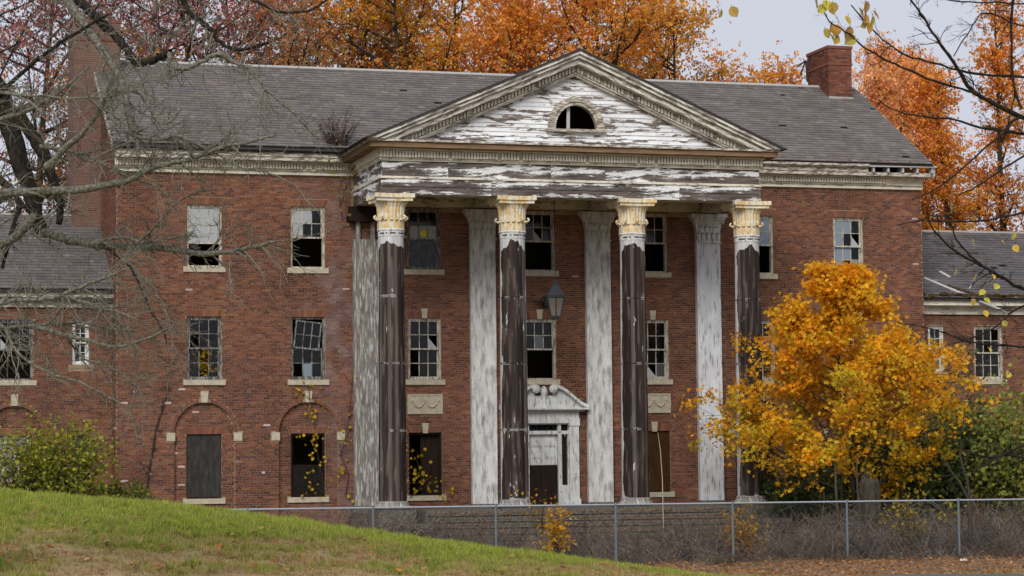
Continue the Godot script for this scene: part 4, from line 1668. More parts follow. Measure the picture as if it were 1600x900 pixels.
	put("plywood_board", pb, M.plywood_dark, d)
	door.position = Vector3.ZERO


# ---------------------------------------------------------------- the wings
func make_wings() -> void:
	var l := thing("brick_wing", Vector3.ZERO, "low brick wing with slate roof left of the mansion, behind the bare tree", "building", "side wings of the mansion")
	wing(l, -27.0, -XW, -1)
	var r := thing("brick_wing", Vector3.ZERO, "low brick wing with littered mossy eaves right of the mansion", "building", "side wings of the mansion")
	wing(r, XW, 27.0, 1)


func wing(o: Node3D, x0: float, x1: float, side: int) -> void:
	var z := -1.0
	var holes := []
	var cuts := []
	var wins := []
	if side < 0:
		wins = [[-16.0, 0.527, 4.83, 6.64, 2], [-14.07, 0.25, 5.3, 6.6, 1], [-19.4, 0.527, 4.83, 6.64, 2], [-14.05, 0.25, 1.9, 3.2, 0]]
	else:
		wins = [[14.05, 0.28, 5.1, 6.62, 1], [15.97, 0.53, 4.83, 6.62, 2], [19.2, 0.53, 4.83, 6.62, 2], [15.97, 0.53, 1.26, 3.18, 0]]
	for w in wins:
		holes.append([w[0] - w[1], w[0] + w[1], w[2], w[3]])
		cuts.append([w[0] - w[1], w[0] + w[1], w[2], w[3], 0, 0])
		cuts.append([w[0] - w[1] - 0.11, w[0] + w[1] + 0.11, w[2] - 0.16, w[2], 0, 0])
	var r := 0.84
	var sy := 3.23
	if side < 0:
		for nx in [-16.0, -19.4]:
			holes.append([nx - r, nx + r, -0.4, sy + r + 0.001])
			cuts.append([nx, r + 0.112, sy, 0, 2, r])
			cuts.append([nx - 0.11, nx + 0.11, 4.07, 4.41, 0, 0])
	var m := MB.new()
	slab(m, x0, x1, -0.4, 7.2, z, z - 0.36, holes)
	var wall: MeshInstance3D
	if side < 0:
		for nx in [-16.0, -19.4]:
			var top := sy + r + 0.001
			for k in 24:
				var a := PI * k / 24
				var b := PI * (k + 1) / 24
				var p := Vector2(nx + cos(a) * r, sy + sin(a) * r)
				var q := Vector2(nx + cos(b) * r, sy + sin(b) * r)
				m.quad(Vector3(q.x, q.y, z), Vector3(p.x, p.y, z), Vector3(p.x, top, z), Vector3(q.x, top, z))
				m.quad(Vector3(p.x, p.y, z), Vector3(q.x, q.y, z), Vector3(q.x, q.y, z - 0.12), Vector3(p.x, p.y, z - 0.12))
			slab(m, nx - r - 0.01, nx + r + 0.01, -0.4, top + 0.05, z - 0.105, z - 0.357, [[nx - 0.52, nx + 0.52, 1.26, 3.18]])
	wall = put("front_wall", m, M.mortar, o)
	var xf := []
	var cols := []
	var vx0 := maxf(x0, -20.5)
	var vx1 := minf(x1, 19.9)
	lay(Vector3(0, 0, z), Vector3.RIGHT, Vector3.BACK, vx0, vx1, 0.02, 7.0, cuts, xf, cols)
	if side < 0:
		for nx in [-16.0, -19.4]:
			var nc := [[nx - 0.52, nx + 0.52, 1.26, 3.18, 0, 0], [nx - 0.55, nx + 0.55, 3.18, 3.402, 1, 0.085]]
			var lim := func(y: float) -> Vector2:
				if y < sy:
					return Vector2(nx - r, nx + r)
				if y > sy + r:
					return Vector2(1, -1)
				var hw := sqrt(r * r - (y - sy) * (y - sy))
				return Vector2(nx - hw, nx + hw)
			lay(Vector3(0, 0, z - 0.105), Vector3.RIGHT, Vector3.BACK, nx - r, nx + r, 0.02, sy + r, nc, xf, cols, lim)
			flat_arch(wall, nx, 0.52, 3.18, z - 0.105, false)
			round_arch(wall, nx, r, sy, z)
			keystone(wall, nx, 4.07, 4.41, z, 0.18, 0.22)
	hang_bricks(xf, cols, wall, 120, func(t: Transform3D) -> bool: return t.basis.x.length() > 0.18 and absf(t.origin.x) < 16.2 and t.origin.y > 3.4)
	for w in wins:
		if w[4] == 2:
			var v := window(o, w[0], w[2], w[3], w[1], z, M.window_paint_grey if side < 0 else M.window_paint, "ggghgg" if side < 0 else "ggogog", "" if side < 0 else "gggggg")
			stone_sill(v, w[0], w[2], w[1], z)
		elif w[4] == 1:
			window(o, w[0], w[2], w[3], w[1], z, M.door_paint, "gggg", "gggg", 0.0, 2, 2)
		else:
			var v := window(o, w[0], w[2], w[3], w[1], z, M.window_paint_grey, "", "")
			board_up(v, w[0], w[2] + 0.01, w[3] - 0.01, w[1] - 0.01, z - 0.05, M.plywood_grey)
	if side < 0:
		board_up(o, -16.0, 1.27, 3.17, 0.51, z - 0.16, M.pilaster_bare)
	# cornice and roof
	var c := MB.new()
	c.box(Vector3(x0, 7.0, z), Vector3(x1, 7.10, z + 0.10))
	c.box(Vector3(x0, 7.10, z), Vector3(x1, 7.22, z + 0.05))
	c.box(Vector3(x0, 7.22, z), Vector3(x1, 7.28, z + 0.16))
	c.box(Vector3(x0, 7.28, z), Vector3(x1, 7.44, z + 0.40))
	put("cornice", c, M.cornice_paint if side < 0 else M.dentil_paint, o)
	var rm := MB.new()
	var t := Transform3D(Basis(Vector3(0, 0, 1), Vector3(0, 1, 0), Vector3(1, 0, 0)), Vector3.ZERO)
	rm.prism(PackedVector2Array([Vector2(-0.5, 7.44), Vector2(-0.5, 7.5), Vector2(-5.2, 10.18), Vector2(-10.0, 7.5), Vector2(-10.0, 7.44)]), x0 if side < 0 else x0 + 0.003, x1 - 0.003 if side < 0 else x1, t)
	var roof := put("roof", rm, M.roof_edge, o)
	shingles(roof, vx0 if side < 0 else x0 + 0.01, x1 - 0.01 if side < 0 else vx1, Vector2(-0.47, 7.5), Vector2(-5.2, 10.19), 60, 9 + side, Color(0.115, 0.108, 0.108) if side < 0 else Color(0.10, 0.095, 0.098))
	var rc := MB.new()
	rc.box(Vector3(x0 if side < 0 else x0 + 0.01, 10.17, -5.28), Vector3(x1 - 0.01 if side < 0 else x1, 10.25, -5.1))
	put("ridge_cap", rc, M.flashing, roof)
	var dk := MB.new()
	dk.box(Vector3(x0 + 0.4, -0.3, -4.2), Vector3(x1 - 0.4, 7.3, -4.0))
	dk.box(Vector3(x0 + 0.4, 4.1, -4.0), Vector3(x1 - 0.4, 4.3, -1.37))
	dk.box(Vector3(x0 + 0.4, 7.2, -4.0), Vector3(x1 - 0.4, 7.35, -1.37))
	put("inner_walls", dk, M.room_plaster, o)
	var bk := MB.new()
	bk.box(Vector3(x0, -0.4, -9.6), Vector3(x1, 7.4, -9.3))
	var ex := x0 if side < 0 else x1 - 0.3
	bk.box(Vector3(ex, -0.4, -9.3), Vector3(ex + 0.3, 7.4, -1.37))
	put("back_wall", bk, M.brick_core, o)
	if side > 0:
		var ms := MB.new()
		for k in 260:
			var mx := rng.randf_range(x0 + 0.1, 18.5)
			ms.ball(Vector3(mx, 7.50 + rng.randf_range(0.0, 0.14), -0.55 - rng.randf_range(-0.06, 0.2)), Vector3(rng.randf_range(0.05, 0.16), rng.randf_range(0.03, 0.08), 0.07), 6, 4)
		put("gutter_moss", ms, M.moss, roof, true)


func make_steps() -> void:
	var o := thing("stone_steps", Vector3(0, 0, 4.1), "broad worn stone steps below the portico, strewn with leaves", "steps")
	var top := MB.new()
	top.box(Vector3(-4.75, -0.5, -4.0), Vector3(4.75, 0.88, 0.05))
	for s in [-1.0, 1.0]:
		top.box(Vector3(minf(s * 4.75, s * 6.1), -0.5, -4.0), Vector3(maxf(s * 4.75, s * 6.1), 0.80, -1.1))
	put("porch_floor", top, M.step_stone, o)
	for k in 7:
		var y := 0.88 - 0.165 * (k + 1)
		var x := -4.7
		while x < 4.7:
			var l := minf(rng.randf_range(1.6, 2.4), 4.7 - x)
			if l < 0.5:
				break
			var b := MB.new()
			b.box(Vector3(x + 0.006, -0.5, 0.053 + 0.42 * k), Vector3(x + l - 0.006, y + rng.randf_range(-0.012, 0.012), 0.05 + 0.42 * (k + 1)))
			b.box(Vector3(x + 0.004, y + 0.013, 0.02 + 0.42 * k), Vector3(x + l - 0.004, y + 0.055, 0.085 + 0.42 * (k + 1)))
			put("step", b, M.step_stone, o)
			x += l
	for s in [-1.0, 1.0]:
		var c := MB.new()
		c.box(Vector3(s * 5.25 - 0.5, -0.5, 0.06), Vector3(s * 5.25 + 0.5, 0.42, 1.9))
		c.box(Vector3(s * 5.25 - 0.54, 0.42, 0.06), Vector3(s * 5.25 + 0.54, 0.52, 1.95))
		put("cheek_block", c, M.step_stone, o)


# ---------------------------------------------------------------- small objects
func make_objects() -> void:
	lantern()
	wall_lamp()
	antenna()
	bench()
	# boards fallen on the right wing's roof and eaves
	var labels := ["long pale board lying aslant down the roof above the right wing's eaves", "short pale board hanging over the right wing's cornice", "brown split batten lying above the mossy gutter of the right wing", "short white scrap of board lying high on the right wing roof by the mansion corner", "small upright white sliver of wood on the right wing roof"]
	var ends := [[1444, 434, 1506, 460], [1530, 470, 1572, 487], [1480, 446, 1530, 462], [1468, 424, 1484, 433], [1515, 452, 1518, 444]]
	for k in 5:
		var e: Array = ends[k]
		var m := MB.new()
		var a := on_plane(e[0], e[1], -1.0)
		var b := on_plane(e[2], e[3], -1.0)
		var pa := roof_hit(e[0], e[1])
		var pb := roof_hit(e[2], e[3])
		if k == 1:
			pa = on_plane(e[0], e[1], -0.50)
			pb = on_plane(e[2], e[3], -0.44)
		a = pa
		b = pb
		m.bar(Vector3.ZERO, b - a, 0.13 if k < 4 else 0.05, 0.03, Vector3(0, 0.86, 0.5))
		var o := put("fallen_board", m, M.old_plank if k != 2 else M.plywood_brown, self)
		o.position = a
		tag(o, labels[k], "board", "boards fallen on the right wing roof")
	var sc := MB.new()
	sc.ball(Vector3.ZERO, Vector3(0.09, 0.045, 0.06), 7, 5)
	sc.ball(Vector3(0.07, 0.01, 0.02), Vector3(0.05, 0.05, 0.04), 6, 4)
	var so := put("paper_scrap", sc, M.white_scrap, self)
	so.position = Vector3(6.2, ground_y(6.2, 16.0) + 0.04, 16.0)
	tag(so, "small crumpled white paper scrap in the leaves beside the road", "litter")


func roof_hit(u: float, v: float) -> Vector3:  # where that sight line meets the right wing's roof
	var d := (sight(u, v, 1.0) - EYE)
	# plane through (z -0.47, y 7.5) and (z -5.2, y 10.19)
	var n := Vector3(0, 4.73, 2.69).normalized()
	var p := Vector3(0, 7.55, -0.47)
	return EYE + d * ((p - EYE).dot(n) / d.dot(n))


func lantern() -> void:
	var o := thing("hanging_lantern", Vector3(-0.17, 6.6, 2.2), "big tapered iron lantern hanging on a rod from the portico ceiling", "lantern")
	var six := func(r: float, y: float) -> Array:
		var out := []
		for k in 6:
			var a := TAU * (k + 0.25) / 6
			out.append(Vector3(cos(a) * r, y, -sin(a) * r))
		return out
	var frus := func(m: MB, r0: float, y0: float, r1: float, y1: float) -> void:
		var a: Array = six.call(r0, y0)
		var b: Array = six.call(r1, y1)
		for k in 6:
			m.quad(a[k], a[(k + 1) % 6], b[(k + 1) % 6], b[k])
	var f := MB.new()
	frus.call(f, 0.14, -0.02, 0.15, 0.05)
	frus.call(f, 0.01, -0.025, 0.14, -0.02)
	frus.call(f, 0.25, 0.60, 0.27, 0.66)
	var a: Array = six.call(0.145, 0.04)
	var b: Array = six.call(0.255, 0.62)
	for k in 6:
		f.bar(a[k], b[k], 0.022, 0.022, Vector3(0.2, 0.1, 1))
		f.bar(b[k] * 0.999, b[(k + 1) % 6] * 0.999, 0.03, 0.03)
	put("lantern_frame", f, M.lantern_metal, o)
	var g := MB.new()
	frus.call(g, 0.14, 0.05, 0.248, 0.60)
	put("glass_panes", g, M.lamp_glass, o)
	var c := MB.new()
	frus.call(c, 0.27, 0.66, 0.11, 0.95)
	frus.call(c, 0.11, 0.95, 0.08, 0.97)
	frus.call(c, 0.08, 0.97, 0.09, 1.08)
	frus.call(c, 0.10, 1.08, 0.02, 1.13)
	put("lantern_roof", c, M.lantern_metal, o)
	var s := MB.new()
	s.tube(PackedVector3Array([Vector3(0, 0.08, 0), Vector3(0, 0.4, 0)]), PackedFloat32Array([0.02, 0.02]), 8)
	put("lamp_socket", s, M.iron, o)
	var r := MB.new()
	r.tube(PackedVector3Array([Vector3(0, 1.12, 0), Vector3(0, 3.86, 0)]), PackedFloat32Array([0.012, 0.012]), 6)
	put("hanging_rod", r, M.iron, o)
	for part in o.get_children():
		if part.name != "hanging_rod":
			part.scale = Vector3(1.14, 1.0, 1.14)


func wall_lamp() -> void:
	var p := on_plane(850, 470, 0.1)
	var o := thing("wall_lamp", p, "black iron wall lamp bracket above the middle second-floor window", "lamp")
	var m := MB.new()
	m.box(Vector3(-0.03, -0.20, -0.09), Vector3(0.12, 0.14, -0.04))
	put("back_plate", m, M.iron, o)
	var t := MB.new()
	var pts := PackedVector3Array()
	var rad := PackedFloat32Array()
	for k in 12:
		var a := -1.2 + k * 0.42
		pts.append(Vector3(0.05 + cos(a) * 0.13, -0.02 + sin(a) * 0.13, -0.03 + 0.02 * k))
		rad.append(0.035)
	t.tube(pts, rad, 6)
	t.bar(Vector3(-0.36, -0.03, 0.10), Vector3(0.08, -0.03, 0.02), 0.06, 0.06)
	put("bracket_arm", t, M.iron, o)
	var s := MB.new()
	s.lathe(Vector3(0.05, -0.2, 0.08), PackedVector2Array([Vector2(0.03, 0), Vector2(0.09, 0.05), Vector2(0.10, 0.2), Vector2(0.05, 0.30), Vector2(0.0, 0.31)]), 14)
	put("lamp_shade", s, M.iron, o)


func antenna() -> void:
	var p := Vector3(11.8, 15.9, -5.9)
	var o := thing("roof_antenna", p, "old bent television aerial on the left side of the chimney", "antenna")
	var m := MB.new()
	m.tube(PackedVector3Array([Vector3(-0.06, -0.4, 0), Vector3(-0.1, 0.35, 0)]), PackedFloat32Array([0.035, 0.035]), 6)
	put("mast", m, M.iron, o)
	var b := MB.new()
	b.bar(Vector3(0.1, 0.30, 0), Vector3(-0.12, 0.30, 0), 0.04, 0.04)
	b.bar(Vector3(-0.10, 0.36, 0), Vector3(-0.42, 0.16, 0.1), 0.05, 0.05)
	b.bar(Vector3(-0.12, 0.33, 0), Vector3(-0.32, -0.15, 0), 0.045, 0.045)
	put("boom", b, M.iron, o)
	var e := MB.new()
	for k in 3:
		e.bar(Vector3(-0.62, 0.18 - 0.17 * k, 0.1), Vector3(0.02, 0.14 - 0.17 * k, -0.1), 0.014, 0.014)
	put("rods", e, M.flashing, o)


func bench() -> void:
	var y := ground_y(5.8, 8.0)
	var o := thing("stone_bench", Vector3(5.75, y, 8.0), "old grey stone bench in the brambles behind the fence", "bench")
	var s := MB.new()
	s.box(Vector3(-0.55, 0.30, -0.25), Vector3(0.62, 0.46, 0.25))
	put("seat", s, M.step_stone, o)
	for x in [-0.3, 0.34]:
		var l := MB.new()
		l.box(Vector3(x - 0.12, -0.1, -0.17), Vector3(x + 0.12, 0.30, 0.17))
		put("leg", l, M.step_stone, o)


func make_fence() -> void:
	var p0 := Vector3(-11.627, 1.198, 14.02)
	var dir := Vector3(cos(0.052), -0.002, sin(0.052))
	var o := thing("chain_link_fence", Vector3(p0.x, 0, p0.z), "grey chain-link fence with round steel posts in front of the mansion", "fence")
	var step := 3.048
	var h := 1.56
	var at := func(s: float, y: float) -> Vector3:
		return Vector3(dir.x * s, p0.y + dir.y * s - y, dir.z * s)
	for i in range(-3, 11):
		var m := MB.new()
		m.tube(PackedVector3Array([at.call(i * step, 1.9), at.call(i * step, -0.01)]), PackedFloat32Array([0.03, 0.03]), 10)
		m.ball(at.call(i * step, -0.02), Vector3(0.036, 0.03, 0.036), 10, 6)
		put("post", m, M.post_steel, o)
	var r := MB.new()
	r.tube(PackedVector3Array([at.call(-3 * step, 0.0), at.call(10 * step, 0.0)]), PackedFloat32Array([0.022, 0.022]), 10)
	put("top_rail", r, M.rail_steel, o)
	# woven wire: two families of slanting wires
	var w := MB.new()
	var s0 := -2.2 * step
	var s1 := 9.6 * step
	var s := s0
	while s < s1:
		for e in [-1.0, 1.0]:
			var off := Vector3(0, 0, 0.003 * e)
			w.tube(PackedVector3Array([at.call(s, 0.01) + off, at.call(s + e * h * 0.92, h) + off]), PackedFloat32Array([0.0019, 0.0019]), 3)
		s += 0.088
	put("chain_mesh", w, M.wire_steel, o, true)
	var tw := MB.new()
	tw.tube(PackedVector3Array([at.call(s0, h - 0.02), at.call(s1, h - 0.02)]), PackedFloat32Array([0.004, 0.004]), 4)
	put("tension_wire", tw, M.wire_steel, o)


# ---------------------------------------------------------------- leaves and trees
func leaf_quad() -> ArrayMesh:  # a small folded leaf
	var m := MB.new()
	m.tri(Vector3(0, 0, 0), Vector3(0.5, 0.5, 0.10), Vector3(0, 1.1, 0))
	m.tri(Vector3(0, 0, 0), Vector3(0, 1.1, 0), Vector3(-0.5, 0.5, 0.10))
	return m.mesh()


func leaf_spray() -> ArrayMesh:  # five leaves on one twig tip, for trees far off
	var m := MB.new()
	var r := RandomNumberGenerator.new()
	r.seed = 3
	for k in 5:
		var b := Basis.from_euler(Vector3(r.randf_range(-1.2, 1.2), r.randf() * TAU, r.randf_range(-1.2, 1.2))).scaled(Vector3.ONE * r.randf_range(0.30, 0.46))
		var o := Vector3(r.randf_range(-0.45, 0.45), r.randf_range(-0.35, 0.35), r.randf_range(-0.45, 0.45))
		m.tri(o, o + b * Vector3(0.5, 0.5, 0.12), o + b * Vector3(0, 1.15, 0))
		m.tri(o, o + b * Vector3(0, 1.15, 0), o + b * Vector3(-0.5, 0.5, 0.12))
	return m.mesh()


func leaf_oval() -> ArrayMesh:  # a broad, slightly cupped, pointed leaf
	var m := MB.new()
	var half := [[0.0, -0.5], [0.30, -0.38], [0.46, -0.08], [0.40, 0.20], [0.20, 0.42], [0.0, 0.62]]
	for s in [1.0, -1.0]:
		for k in half.size() - 1:
			var a := Vector3(half[k][0] * s, half[k][1], absf(half[k][0]) * 0.35)
			var b := Vector3(half[k + 1][0] * s, half[k + 1][1], absf(half[k + 1][0]) * 0.35)
			var c := Vector3(0, 0.05, 0)
			if s > 0:
				m.tri(c, a, b)
			else:
				m.tri(c, b, a)
	return m.mesh()


func leaf_lobed() -> ArrayMesh:  # a five-lobed maple leaf
	var m := MB.new()
	var tips := [[0.0, 0.62], [0.5, 0.24], [0.95, 0.58], [1.38, 0.27], [1.95, 0.42], [2.7, 0.16]]
	var pts := [Vector3(0, -0.12, 0)]
	for s in [1.0, -1.0]:
		var seq := []
		for t in tips:
			seq.append(Vector3(sin(t[0]) * t[1] * s, cos(t[0]) * t[1], -0.10 * absf(sin(t[0])) * t[1]))
		var prev: Vector3 = seq[0]
		for k in range(1, seq.size()):
			if s > 0:
				m.tri(Vector3.ZERO, seq[k], prev)
			else:
				m.tri(Vector3.ZERO, prev, seq[k])
			prev = seq[k]
	return m.mesh()


func pick_tone(pal: Array, spread := 0.22) -> Color:
	var a: Color = pal[rng.randi() % pal.size()]
	var b: Color = pal[rng.randi() % pal.size()]
	var c := a.lerp(b, rng.randf() * 0.5)
	var k := 1.0 + rng.randf_range(-spread, spread)
	return Color(c.r * k, c.g * k, c.b * k)


func wander(a: Vector3, dir: Vector3, len: float, n: int, bend: float, lift: float) -> PackedVector3Array:
	var out := PackedVector3Array([a])
	var d := dir.normalized()
	var p := a
	for i in n:
		d = (d + rv(bend) + Vector3.UP * lift).normalized()
		p += d * (len / n)
		out.append(p)
	return out


func taper(n: int, r0: float, r1: float) -> PackedFloat32Array:
	var out := PackedFloat32Array()
	for i in n:
		out.append(lerpf(r0, r1, float(i) / (n - 1)))
	return out


# radius_at(t) gives the crown's reach at share t of its height; clump tones vary together.
func tree(o: Node3D, h: float, cb: float, radius_at: Callable, pal: Array, n_leaf: int, size: float, leaf: Mesh, bark: Material, trunk_r: float, limbs: int, up: float, sigma: float, low_pal: Array = []) -> void:
	var tm := MB.new()
	var lean := Vector3(rng.randf_range(-0.03, 0.03), 1, rng.randf_range(-0.03, 0.03))
	var tp := wander(Vector3.ZERO, lean, h * 0.93, 10, 0.05, 0.12)
	tp[0] += Vector3.DOWN * 0.3
	tm.tube(tp, taper(tp.size(), trunk_r, trunk_r * 0.12), 8)
	put("trunk", tm, bark, o)
	var lm := MB.new()
	var anchors := PackedVector3Array()
	for i in limbs:
		var t := (i + rng.randf()) / limbs
		var y := lerpf(cb, h * 0.96, pow(t, 0.9))
		var f := clampf(y / (h * 0.93), 0.0, 1.0) * 10.0
		var k := mini(int(f), 9)
		var p := tp[k].lerp(tp[k + 1], f - k)
		var a := rng.randf() * TAU
		var reach: float = radius_at.call(t) * rng.randf_range(0.75, 1.08)
		var d := Vector3(cos(a), up * rng.randf_range(0.6, 1.3), sin(a)).normalized()
		var r0 := lerpf(trunk_r * 0.45, trunk_r * 0.12, t)
		var bp := wander(p, d, reach, 5, 0.16, 0.05)
		lm.tube(bp, taper(6, r0, r0 * 0.25), 5)
		var subs := 5 + int(reach)
		for s in subs:
			var q := rng.randf_range(0.25, 1.0)
			var ff := q * 5.0
			var kk := mini(int(ff), 4)
			var sp := bp[kk].lerp(bp[kk + 1], ff - kk)
			var sd := ((bp[kk + 1] - bp[kk]).normalized() + rv(0.9)).normalized()
			var sl := reach * rng.randf_range(0.22, 0.42)
			var pts := wander(sp, sd, sl, 3, 0.25, 0.06)
			lm.tube(pts, taper(4, r0 * 0.3, r0 * 0.06 + 0.004), 3)
			for e in 3:
				anchors.append(pts[e + 1])
			for w in 2:
				var wp := wander(pts[2], (pts[3] - pts[2]).normalized() + rv(0.9), sl * 0.5, 2, 0.3, 0.0)
				lm.tube(wp, taper(3, r0 * 0.08 + 0.004, 0.004), 3)
				anchors.append(wp[2])
	put("limbs", lm, bark, o)
	if n_leaf <= 0:
		return
	var xf := []
	var cols := []
	var tones := []
	var many := []
	for a in anchors.size():
		var ht := (anchors[a].y - cb) / (h - cb)
		var pp := low_pal if low_pal.size() > 0 and rng.randf() > smoothstep(0.25, 0.75, ht + rng.randf_range(-0.15, 0.15)) else pal
		tones.append(pick_tone(pp, 0.2))
		many.append(pow(rng.randf(), 2.1) * 0.96 + 0.04)
	for i in n_leaf:
		var a := rng.randi() % anchors.size()
		while rng.randf() > many[a]:
			a = rng.randi() % anchors.size()
		var p := anchors[a] + Vector3(rng.randfn(), rng.randfn() * 0.7, rng.randfn()) * sigma
		var b := Basis.from_euler(Vector3(rng.randf_range(-1.3, 1.3), rng.randf() * TAU, rng.randf_range(-1.3, 1.3)))
		xf.append(Transform3D(b.scaled(Vector3.ONE * size * rng.randf_range(0.7, 1.3)), p))
		var k := rng.randf_range(0.75, 1.25)
		var c: Color = tones[a]
		cols.append(Color(c.r * k, c.g * k * rng.randf_range(0.88, 1.12), c.b * k))
	scatter("crown", leaf, M.leaf, xf, cols, o)


func make_background_trees() -> void:
	var red := [Color(0.42, 0.12, 0.10), Color(0.38, 0.20, 0.17), Color(0.30, 0.17, 0.15), Color(0.48, 0.14, 0.10), Color(0.36, 0.21, 0.19)]
	var rust := [Color(0.52, 0.20, 0.08), Color(0.44, 0.20, 0.10), Color(0.36, 0.23, 0.09), Color(0.58, 0.25, 0.08)]
	var olive := [Color(0.42, 0.27, 0.08), Color(0.30, 0.26, 0.10), Color(0.52, 0.25, 0.08), Color(0.42, 0.21, 0.10)]
	var gold := [Color(0.72, 0.38, 0.04), Color(0.55, 0.35, 0.05), Color(0.76, 0.32, 0.04)]
	var orange := [Color(0.80, 0.33, 0.05), Color(0.76, 0.28, 0.05), Color(0.78, 0.40, 0.06), Color(0.66, 0.28, 0.07)]
	var pink := [Color(0.82, 0.43, 0.15), Color(0.84, 0.37, 0.08), Color(0.78, 0.43, 0.24)]
	var spray := leaf_spray()
	var wide := func(r: float) -> Callable: return func(t: float) -> float: return r * (0.75 + 0.5 * sin(PI * minf(t * 1.1, 1.0))) * (1.0 - 0.55 * t * t)
	var slim := func(r: float) -> Callable: return func(t: float) -> float: return r * (1.0 - 0.72 * t)
	# u of the trunk in the picture, z, height, crown base, reach, palette, lower palette, leaf sprays, form, label
	var rows := [
		[-30, -15, 22, 6, 4.6, red, olive, 2600, 0, "grey trunked tree with thin red leaves at the far left edge"],
		[55, -20, 24, 7, 4.6, red, red, 2700, 0, "tall thin dull red tree left of the left chimney"],
		[120, -13.5, 17, 5, 3.6, rust, olive, 1500, 0, "low rust and ochre tree behind the left wing roof"],
		[175, -19, 23, 9, 4.4, red, red, 2300, 0, "dull red tree rising right behind the left chimney"],
		[262, -23, 24, 9, 4.8, red, rust, 2600, 0, "pinkish red tree with bright sky gaps above the left end of the roof"],
		[330, -17, 22, 10, 4.0, red, gold, 2500, 0, "dark trunked red tree with a golden patch low by the ridge"],
		[400, -22, 24, 10, 4.6, red, rust, 2700, 0, "brownish red thinly leaved tree over the left half of the ridge"],
		[470, -17, 20.5, 10, 4.2, rust, olive, 2700, 0, "olive and rust tree over the roof left of the pediment"],
		[548, -21, 24, 10, 4.6, rust, olive, 3300, 0, "rusty orange tree above the left slope of the pediment"],
		[630, -17, 23, 10, 4.4, gold, olive, 3600, 0, "golden brown tree above the left rake of the pediment"],
		[705, -21, 24, 9, 4.8, orange, gold, 4000, 0, "orange tree left of the dark trunked tree over the pediment"],
		[775, -16, 20, 9, 4.0, orange, orange, 3900, 0, "bright orange tree close above the ridge left of the apex"],
		[850, -20, 25, 9, 4.8, orange, gold, 3900, 0, "tall dark trunked orange tree just left of the pediment apex"],
		[930, -17, 23, 9, 4.8, orange, olive, 3800, 0, "spreading orange tree behind the pediment apex"],
		[1010, -21, 24, 9, 4.8, orange, rust, 3500, 0, "orange tree with bare dark limbs right of the pediment apex"],
		[1085, -17, 21, 10, 4.0, gold, olive, 2200, 0, "thin golden tree with sky gaps right of the pediment"],
		[1160, -18, 18.5, 9, 3.2, orange, orange, 2600, 0, "smaller orange tree at the edge of the open sky"],
		[1352, -16, 18.3, 4, 2.1, pink, gold, 2900, 1, "slim pointed orange tree right beside the right chimney"],
		[1392, -21, 20.5, 4, 2.4, pink, orange, 3300, 1, "tall pointed pink orange tree second from the right chimney"],
		[1432, -17, 19.0, 4, 2.5, pink, gold, 3400, 1, "pointed orange tree with a pale pink top above the right eaves"],
		[1478, -21, 20.0, 4, 2.6, pink, gold, 3500, 1, "pointed orange tree above the ridge of the right wing"],
		[1525, -17, 18.5, 4, 2.8, orange, gold, 3300, 1, "broad pointed orange tree behind the right wing roof"],
		[1580, -20, 22.5, 4, 3.2, orange, rust, 3600, 1, "tallest orange tree at the right edge of the picture"],
		[1640, -15, 20.0, 4, 3.4, orange, gold, 2800, 1, "wide orange tree standing last on the right, mostly out of view"]]
	for r in rows:
		var b := on_plane(r[0], 560.0, r[1])
		var o := thing("autumn_tree", Vector3(b.x, 0, r[1]), r[9], "tree", "autumn trees behind the mansion")
		var form: int = r[8]
		tree(o, r[2], r[3], (slim if form == 1 else wide).call(r[4]), r[5], int(r[7] * (0.75 if r[0] < 450 else (0.95 if r[0] < 600 else 1.2))), 0.255, spray, M.bark, 0.22 + 0.012 * (r[2] - 18), 26 if form == 0 else 30, 0.55 if form == 0 else 1.5, 0.42, r[6])


# ---------------------------------------------------------------- plants in front of the walls
func bush(called: String, label: String, group: String, at: Vector3, size: Vector3, pal: Array, n: int, leaf: float, mesh: Mesh, stems: int, cat := "shrub") -> Node3D:
	var o := thing(called, at, label, cat, group)
	var m := MB.new()
	var tips := PackedVector3Array()
	for k in stems:
		var a := rng.randf() * TAU
		var r := sqrt(rng.randf())
		var tip := Vector3(cos(a) * r * size.x, size.y * rng.randf_range(0.45, 1.0) * (1.0 - 0.35 * r * r), sin(a) * r * size.z)
		var b := Vector3(tip.x * 0.3, -0.1, tip.z * 0.3)
		var pts := PackedVector3Array()
		for i in 6:
			var t := i / 5.0
			pts.append(b.lerp(tip, t) + Vector3(tip.x, 0, tip.z) * -0.15 * sin(PI * t) + rv(0.05) * t * size.y)
		m.tube(pts, taper(6, 0.008 + 0.006 * size.y, 0.003), 4)
		for i in range(2, 6):
			tips.append(pts[i])
		for s in 4:
			var w := wander(pts[2 + rng.randi() % 3], rv(1.0) + Vector3.UP * 0.4, size.y * rng.randf_range(0.15, 0.32), 3, 0.3, 0.0)
			m.tube(w, taper(4, 0.005, 0.002), 3)
			tips.append(w[2])
			tips.append(w[3])
	put("stems", m, M.twig_bark, o)
	var xf := []
	var cols := []
	for i in n:
		var k := rng.randi() % tips.size()
		var p := tips[k] + Vector3(rng.randfn(), rng.randfn(), rng.randfn()) * 0.09 * maxf(size.y * 0.6, 0.6)
		xf.append(Transform3D(Basis.from_euler(Vector3(rng.randf_range(-1.4, 1.4), rng.randf() * TAU, rng.randf_range(-1.4, 1.4))).scaled(Vector3.ONE * leaf * rng.randf_range(0.7, 1.3)), p))
		cols.append(pick_tone(pal, 0.3))
	if n > 0:
		scatter("foliage", mesh, M.leaf, xf, cols, o)
	return o


